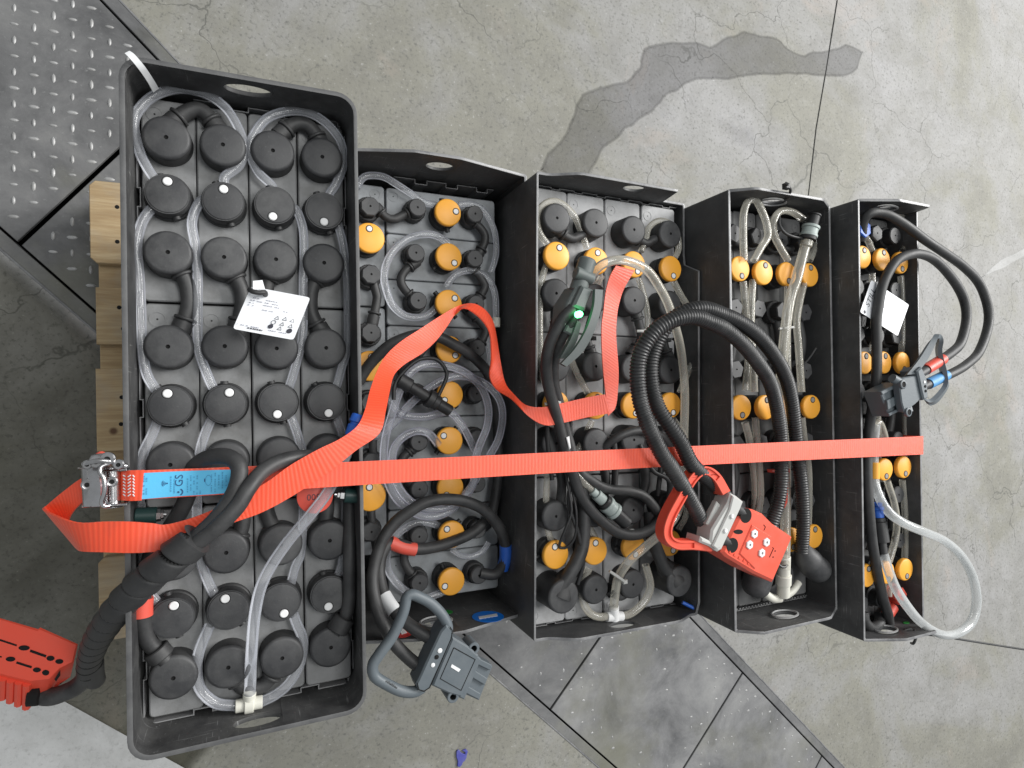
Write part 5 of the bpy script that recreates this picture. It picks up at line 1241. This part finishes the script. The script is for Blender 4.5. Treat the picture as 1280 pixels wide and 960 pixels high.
tr2 = [(132, 621, 640), (109, 624, 632), (88, 645, 612), (86, 666, 598), (92, 680, 602), (97, 686, 614), (104, 689, 638), (130, 690, 649), (161, 691, 655), (187, 690, 656), (225, 685, 656), (285, 656, 660), (326, 641, 662), (367, 619, 662), (412, 589, 662), (445, 563, 660), (474, 542, 656),
       (482, 515, 640), (487, 490, 610), (492, 470, 585), (505, 456, 570), (527.7, 441.6, 555), (544, 427, 540), (558, 409, 525), (568, 394, 515), (580, 385, 525), (594.7, 393, 522), (607, 406, 518), (613, 421, 516), (614, 450, 518), (612, 470, 522), (620, 486, 530), (640, 499, 544), (660, 520, 556), (680.6, 531.5, 562),
       (701, 529, 562), (737.5, 521, 562), (763, 516.5, 562)]
mb = MB(); mb.ribbon(edgepts(tl), edgepts(tr2), 1.6, 6)
build(mb, 'webbing', ['strap'], ls, sharp=60, label='loose end of the strap looping over the first three batteries')
l3 = [(760, 520, 559), (757, 494, 557), (752.7, 451, 556), (751.7, 410.6, 556), (754, 390, 556), (757, 365, 556), (762, 346, 556), (770, 332, 556)]
r3 = [(768, 512, 559), (771, 500, 557), (773, 465, 556), (770, 421, 556), (771, 395, 556), (774, 378, 556), (780, 360.6, 556), (793, 338, 556)]
mb = MB(); mb.ribbon(edgepts(l3), edgepts(r3), 1.6, 6); build(mb, 'webbing', ['strap'], ls, sharp=60, label='cut end of the strap folded upwards')
# stitched fold and blue label
mb = MB(); A = edgepts([(152, 589.5, 641), (163, 588, 647.6), (180, 587.4, 649.6)]); B2 = edgepts([(152, 625, 641), (163, 626, 647.6), (177, 625.4, 649.6)]); mb.ribbon(A, B2, 1.8, 5); sf = build(mb, 'stitched_fold', ['strap'], ls, sharp=60)
mb = MB()
for (u0, v0, u1, v1) in [(154, 594+k*4, 157, 596+k*4) for k in range(7)]+[(160, 596+k*4, 163, 594+k*4) for k in range(7)]+[(166, 594+k*4, 168, 596.5+k*4) for k in range(7)]:
    zl = 643.5+min(6, max(0, (u0-152)*.62))
    mb.cyl(at(u0, v0, zl), at(u1, v1, zl+.8), .55, seg=6)
build(mb, 'stitching', ['silver'], sf, kind='stuff')
mb = MB(); A = edgepts([(180, 591.2, 649), (220, 589.2, 649), (270, 587.4, 649), (293, 587, 649)]); B2 = edgepts([(177, 624, 649), (220, 620.5, 649), (262, 618, 649), (281, 616.5, 649)]); mb.ribbon(A, B2, .5, 8)
lb = build(mb, 'strap_label', ['label_blue'], ls, sharp=60)
FL = frame_px((180, 607), (285, 602), 649.5)
def on_label(x, y, rot=0): return FL @ Matrix.Translation((x, y, .12)) @ Matrix.Rotation(rot, 4, 'Z')
# x along the strap from the label's middle, text reads upwards
lettering('GS', 9.0, on_label(-6, 3, R(90)), 'label_ink', lb, .08)
def arc(mb, X, r, a0, a1, wd, n=10, mi=0):
    pts = [(r*math.cos(R(a0+(a1-a0)*k/n)), r*math.sin(R(a0+(a1-a0)*k/n))) for k in range(n+1)]
    inn = [((r-wd)*math.cos(R(a0+(a1-a0)*k/n)), (r-wd)*math.sin(R(a0+(a1-a0)*k/n))) for k in range(n+1)]
    mb.prism(pts+inn[::-1], 0, .1, X, mi)
mb = MB(); arc(mb, on_label(-6, -7.2), 3.2, -70, 70, 1.1); mb.lathe([(.9, 0), (.9, .1)], on_label(-6.6, -7.2), 10)
for r in (1.6, 2.8, 4.0): arc(mb, on_label(-15.5, 1), r, 140, 220, .5)
mb.lathe([(.7, 0), (.7, .1)], on_label(-15.5, 1), 8); mb.box((0, 0, 0), (1.2, 3, .1), on_label(14.2, 2.2))
build(mb, 'label_symbol', ['label_ink'], lb)
def print_rows(X, rows, mat, parent, name='print_lines', h=.9, seed=1):
    """rows [(x, y, length, vertical?)] of small broken print strokes, too small to read"""
    rg = random.Random(seed); mb = MB()
    for x, y, L, vert in rows:
        t = 0
        while t < L:
            l = rg.uniform(.6, 2.2)
            if rg.random() < .82:
                c = (x, y+t+l/2) if vert else (x+t+l/2, y); sz = (h, l*.8, .1) if vert else (l*.8, h, .1)
                mb.box((c[0], c[1], .05), sz, X)
            t += l+rg.uniform(.1, .5)
    return build(mb, name, [mat], parent, kind='stuff')
print_rows(FL @ Matrix.Translation((0, 0, .1)), [(-36, -9, 18, 1), (-33, -8, 15, 1), (-31, -8, 14, 1), (-12.5, -9, 17, 1), (-9.8, -8, 12, 1), (.5, -8, 13, 1), (3, -8, 16, 1), (5.5, -10, 18, 1), (8, -10, 16, 1), (10.5, -10, 6, 1), (19.5, -9, 17, 1), (22.5, -9, 17, 1), (25.5, -8, 16, 1), (28.5, -6, 14, 1), (31.5, -4, 12, 1)], 'label_ink_soft', lb)
mb = MB(); arc(mb, on_label(17, 2) @ Matrix.Scale(1.9, 4, (0, 1, 0)), 2.6, 0, 360, .35, 24); build(mb, 'label_symbol', ['label_ink_soft'], lb)
# ratchet at the left rim
rt = empty('ratchet', at(130, 606, 625), parent=ls)
zq = lambda pts: Zp(90, 560, 5.82, pts)
mb = MB()
for v in (586, 629):
    A = at(104, v+3, 636); B2 = at(160, v, 646); d = (B2-A).normalized(); up = Vector((0, 0, 1)); sd = d.cross(up).normalized(); X3_ = Matrix(((d.x, sd.x, 0, 0), (d.y, sd.y, 0, 0), (d.z, sd.z, 1, 0), (0, 0, 0, 1))); X3_.translation = A
    L = (B2-A).length; mb = MB(); mb.prism(ccw([(0, -1), (L, -1), (L, 1), (0, 1)]), -12, 6, X3_, ch=.4)
    build(mb, 'side_plate', ['chrome'], rt)
mb = MB(); mb.cyl(at(110, 584, 640), at(112, 633, 640), 5.0, seg=18, ch=.6); mb.cyl(at(140, 583, 642), at(141, 631, 642), 6.0, seg=18, ch=.6)
for u, v in ((110, 583), (140, 582), (141, 632)): mb.cyl(at(u, v, 641), at(u, v+2, 641), 8.0, seg=20, ch=.8)
build(mb, 'spindle', ['chrome'], rt)
mb = MB()
A = edgepts([(126, 583, 654), (124, 592, 656), (126, 600, 657), (127, 612, 657), (127, 624, 656), (128, 632, 654)]); B2 = edgepts([(112, 583, 648), (111, 592, 650), (111, 600, 651), (111, 612, 651), (111, 624, 650), (112, 632, 648)])
mb.ribbon(A, B2, 2.2, 5); mb.tube(edgepts([(135, 580, 655), (127, 583, 657), (125, 590, 658), (130, 598, 659), (131, 614, 659), (127, 628, 658), (131, 633, 657), (137, 632, 655)]), 1.9, 10, 3)
build(mb, 'handle', ['chrome'], rt, sharp=50)
mb = MB(); mb.tube(edgepts([(104, 581, 654), (116, 577, 656), (132, 576, 656), (148, 580, 652), (158, 583, 650)]), 2.4, 10, 3); mb.tube(edgepts([(116, 573, 650), (130, 571, 652), (142, 576, 650)]), 3.2, 10, 3)
for u, v, r in ((120, 577, 5.5), (134, 574, 6), (148, 581, 4.5), (109, 581, 4)): mb.lathe([(r, -3), (r, 0), (r-1, 1), (r*.4, 1, 1), (r*.35, .4, 1)], Matrix.Translation(at(u, v, 656)), 18)
for u, v in ((109, 606), (140, 602)): mb.lathe([(4.6, -2), (4.6, .6), (3.4, 1.2), (2.0, .9, 1)], Matrix.Translation(at(u, v, 652)), 18)
build(mb, 'pawl', ['chrome', 'hole'], rt)
mb = MB(); mb.lathe([(4, -2), (4, 2), (3, 3.5)], Matrix.Translation(at(126, 570, 648)), 14); build(mb, 'release_knob', ['sleeve_red'], rt)

# ------------------------------------------------------------------ tags, ties and scraps
def tag_quad(name, TL, TR, BR, BL, z, label, parent=None, rc_=3):
    P = [at(*p, zz_) for p, zz_ in zip((BL, BR, TR, TL), z)]
    x = (P[1]-P[0]); y = (P[3]-P[0]); mb = MB(); n = x.cross(y).normalized()
    pts = []
    for k in range(4):
        p, a, b = P[k], P[k-1], P[(k+1) % 4]; ea, eb = (a-p).normalized(), (b-p).normalized()
        for t in (0, .33, .66, 1): q = p+ea*rc_*(1-t)**2+eb*rc_*t**2; pts.append(q)
    k = len(pts); mb.add([p-n*.25 for p in pts]+[p+n*.25 for p in pts], [[k+j for j in range(k)], [j for j in reversed(range(k))]]+[[j, (j+1) % k, k+(j+1) % k, k+j] for j in range(k)])
    o = build(mb, name, ['paper'], label=label, cat='tag')
    xu = x.normalized(); yu = (y-xu*y.dot(xu)).normalized(); nn = xu.cross(yu)
    F = Matrix(((xu.x, yu.x, nn.x, 0), (xu.y, yu.y, nn.y, 0), (xu.z, yu.z, nn.z, 0), (0, 0, 0, 1))); F.translation = sum(P, Vector())/4+nn*.3
    return o, F, x.length, y.length
t1, F1, w1, h1 = tag_quad('information_tag', (314, 358), (388, 372), (367, 425), (291, 411), (634, 638, 640, 634), 'white information tag tied over the big black caps of the leftmost battery')
sk = Matrix(((1, .30, 0, 0), (0, 1, 0, 0), (0, 0, 1, 0), (0, 0, 0, 1)))
G1 = F1 @ sk
lettering('STILL', 4.4, G1 @ Matrix.Translation((3, h1/2-4.6, 0)), 'ink', t1, .06)
print_rows(G1, [(-24, 11, 7, 0), (-24, 8.4, 10, 0), (-24, 5.8, 6, 0), (-24, 3.4, 5, 0), (-11, 11, 14, 0), (-11, 8.4, 11, 0), (-11, 5.8, 13, 0), (-10, 1.2, 10, 0), (8, 8.4, 7, 0), (8, 5.8, 6, 0), (8, 3.4, 6, 0), (16, 8.4, 9, 0), (16, 5.8, 7, 0), (16, 3.4, 8, 0), (-24, -16.6, 20, 0), (2, -17, 18, 0)], 'ink_soft', t1, h=.8)
print_rows(G1, [(6, 11.2, 20, 0), (-14, -18.4, 13, 0)], 'ink', t1, h=1.3, seed=4)
mb = MB()
for k, (x, y) in enumerate(((6, -4), (13, -3.6), (20, -3.8), (5, -8.6), (13, -9), (21, -9.4), (13, -13.6))):
    if k in (3,): arc(mb, G1 @ Matrix.Translation((x, y, 0)), 2.2, 0, 360, .5, 18)
    else:
        for a in range(3):
            p, q = Vector((x+2.2*math.cos(R(90+120*a)), y+2.2*math.sin(R(90+120*a)), 0)), Vector((x+2.2*math.cos(R(210+120*a)), y+2.2*math.sin(R(210+120*a)), 0)); mb.cyl(G1 @ p, G1 @ q, .2, seg=5)
mb.lathe([(2.3, 0), (2.3, .08)], G1 @ Matrix.Translation((4.4, -13, 0)), 18); mb.lathe([(2.5, 0), (2.5, .08)], G1 @ Matrix.Translation((22, -14, 0)), 18)
build(mb, 'print_symbol', ['ink'], t1)
mb = MB(); slabpx(mb, [(316, 351), (328, 350), (331.5, 362), (316, 362)], 642, 1, ch=.2); build(mb, 'tag_tab', ['paper'], t1)
mb = MB(); mb.tube(PX([(312, 362, 640), (316, 364.5, 645), (324, 366, 645), (331, 365.5, 643), (332, 370, 632)]), 2.4, 10, 3); build(mb, 'cable_tie', ['black'], t1)
t5, F5, w5, h5 = tag_quad('information_tag', (1089, 350), (1136, 381), (1122, 420), (1075, 390), (650, 646, 646, 650), 'white information tag under the black cable of the rightmost battery')
# text on this tag runs up along its left side
lettering('STILL', 14, F5 @ Matrix.Translation((-w5/2+11, 2, 0)) @ Matrix.Rotation(R(78), 4, 'Z'), 'ink', t5, .06)
print_rows(F5 @ Matrix.Rotation(R(-12), 4, 'Z'), [(-w5/2+18, -4, 16, 1), (21, -18, 16, 1)], 'ink_soft', t5, h=1.0, seed=3)
mb = MB()
for x, y in ((2, 13), (8, 14), (14, 13), (2, 7), (8, 7.5), (13, 6), (-3, 1), (12, 1)):
    for a in range(3):
        p, q = Vector((x+2*math.cos(R(90+120*a)), y+2*math.sin(R(90+120*a)), 0)), Vector((x+2*math.cos(R(210+120*a)), y+2*math.sin(R(210+120*a)), 0)); mb.cyl(F5 @ p, F5 @ q, .25, seg=5)
build(mb, 'print_symbol', ['ink_soft'], t5)
mb = MB(); mb.lathe([(2.6, 0), (2.6, .15)], F5 @ Matrix.Translation((-w5/2+5, -h5/2+4, 0)), 14); build(mb, 'eyelet', ['ink'], t5)
mb = MB(); A = edgepts([(156, 67, 646), (162, 73, 646), (173, 86, 640), (184, 102, 622), (191, 115, 604)]); B2 = edgepts([(162, 64, 646), (168, 68, 646), (181, 83, 640), (191, 98, 622), (198, 110, 604)]); mb.ribbon(A, B2, 1.2, 4)
build(mb, 'plastic_strip', ['silver'], label='white plastic strip over the upper left corner of the leftmost battery', cat='strip')
# black tie on the upper end wall of the deep battery
mb = MB(); mb.tube(PX([(980, 252, 612), (986, 245, 622), (988, 237, 634), (984, 232, 640)]), 2.0, 10, 3); mb.box(at(983, 233, 638), (9, 8, 7), ch=1.2); mb.tube(PX([(981, 229, 640), (985, 231, 642)]), 2.6, 8, 3)
build(mb, 'cable_tie', ['black'], label='black cable tie knotted on the upper wall of the deep black battery', cat='cable tie')
mb = MB(); mb.tube(PX([(1130, 788, 646), (1138, 786, 650), (1145, 791, 652), (1180, 796, 650), (1230, 804, 640), (1300, 815, 625), (1400, 831, 600)]), 1.7, 8, 6); mb.tube(PX([(1143, 787, 654), (1145, 796, 656), (1142, 804, 654), (1139, 804, 640)]), 2.0, 8, 3)
build(mb, 'cord', ['black'], label='thin black cord tied to the rightmost battery and running off to the right', cat='cord')
mb = MB(); zb = lambda pts: Zp(560, 930, 32, pts)
slabpx(mb, zb([(350, 300), (400, 250), (480, 270), (500, 340), (600, 400), (690, 420), (690, 330), (580, 270), (720, 215), (800, 300), (760, 440), (740, 560), (680, 680), (600, 740), (560, 850), (480, 930), (380, 900), (400, 700), (340, 520)]), ZF+5, 4, ch=.8)
build(mb, 'plastic_scrap', ['rubber_blue'], label='small blue plastic scrap on the floor at the bottom edge', cat='scrap')
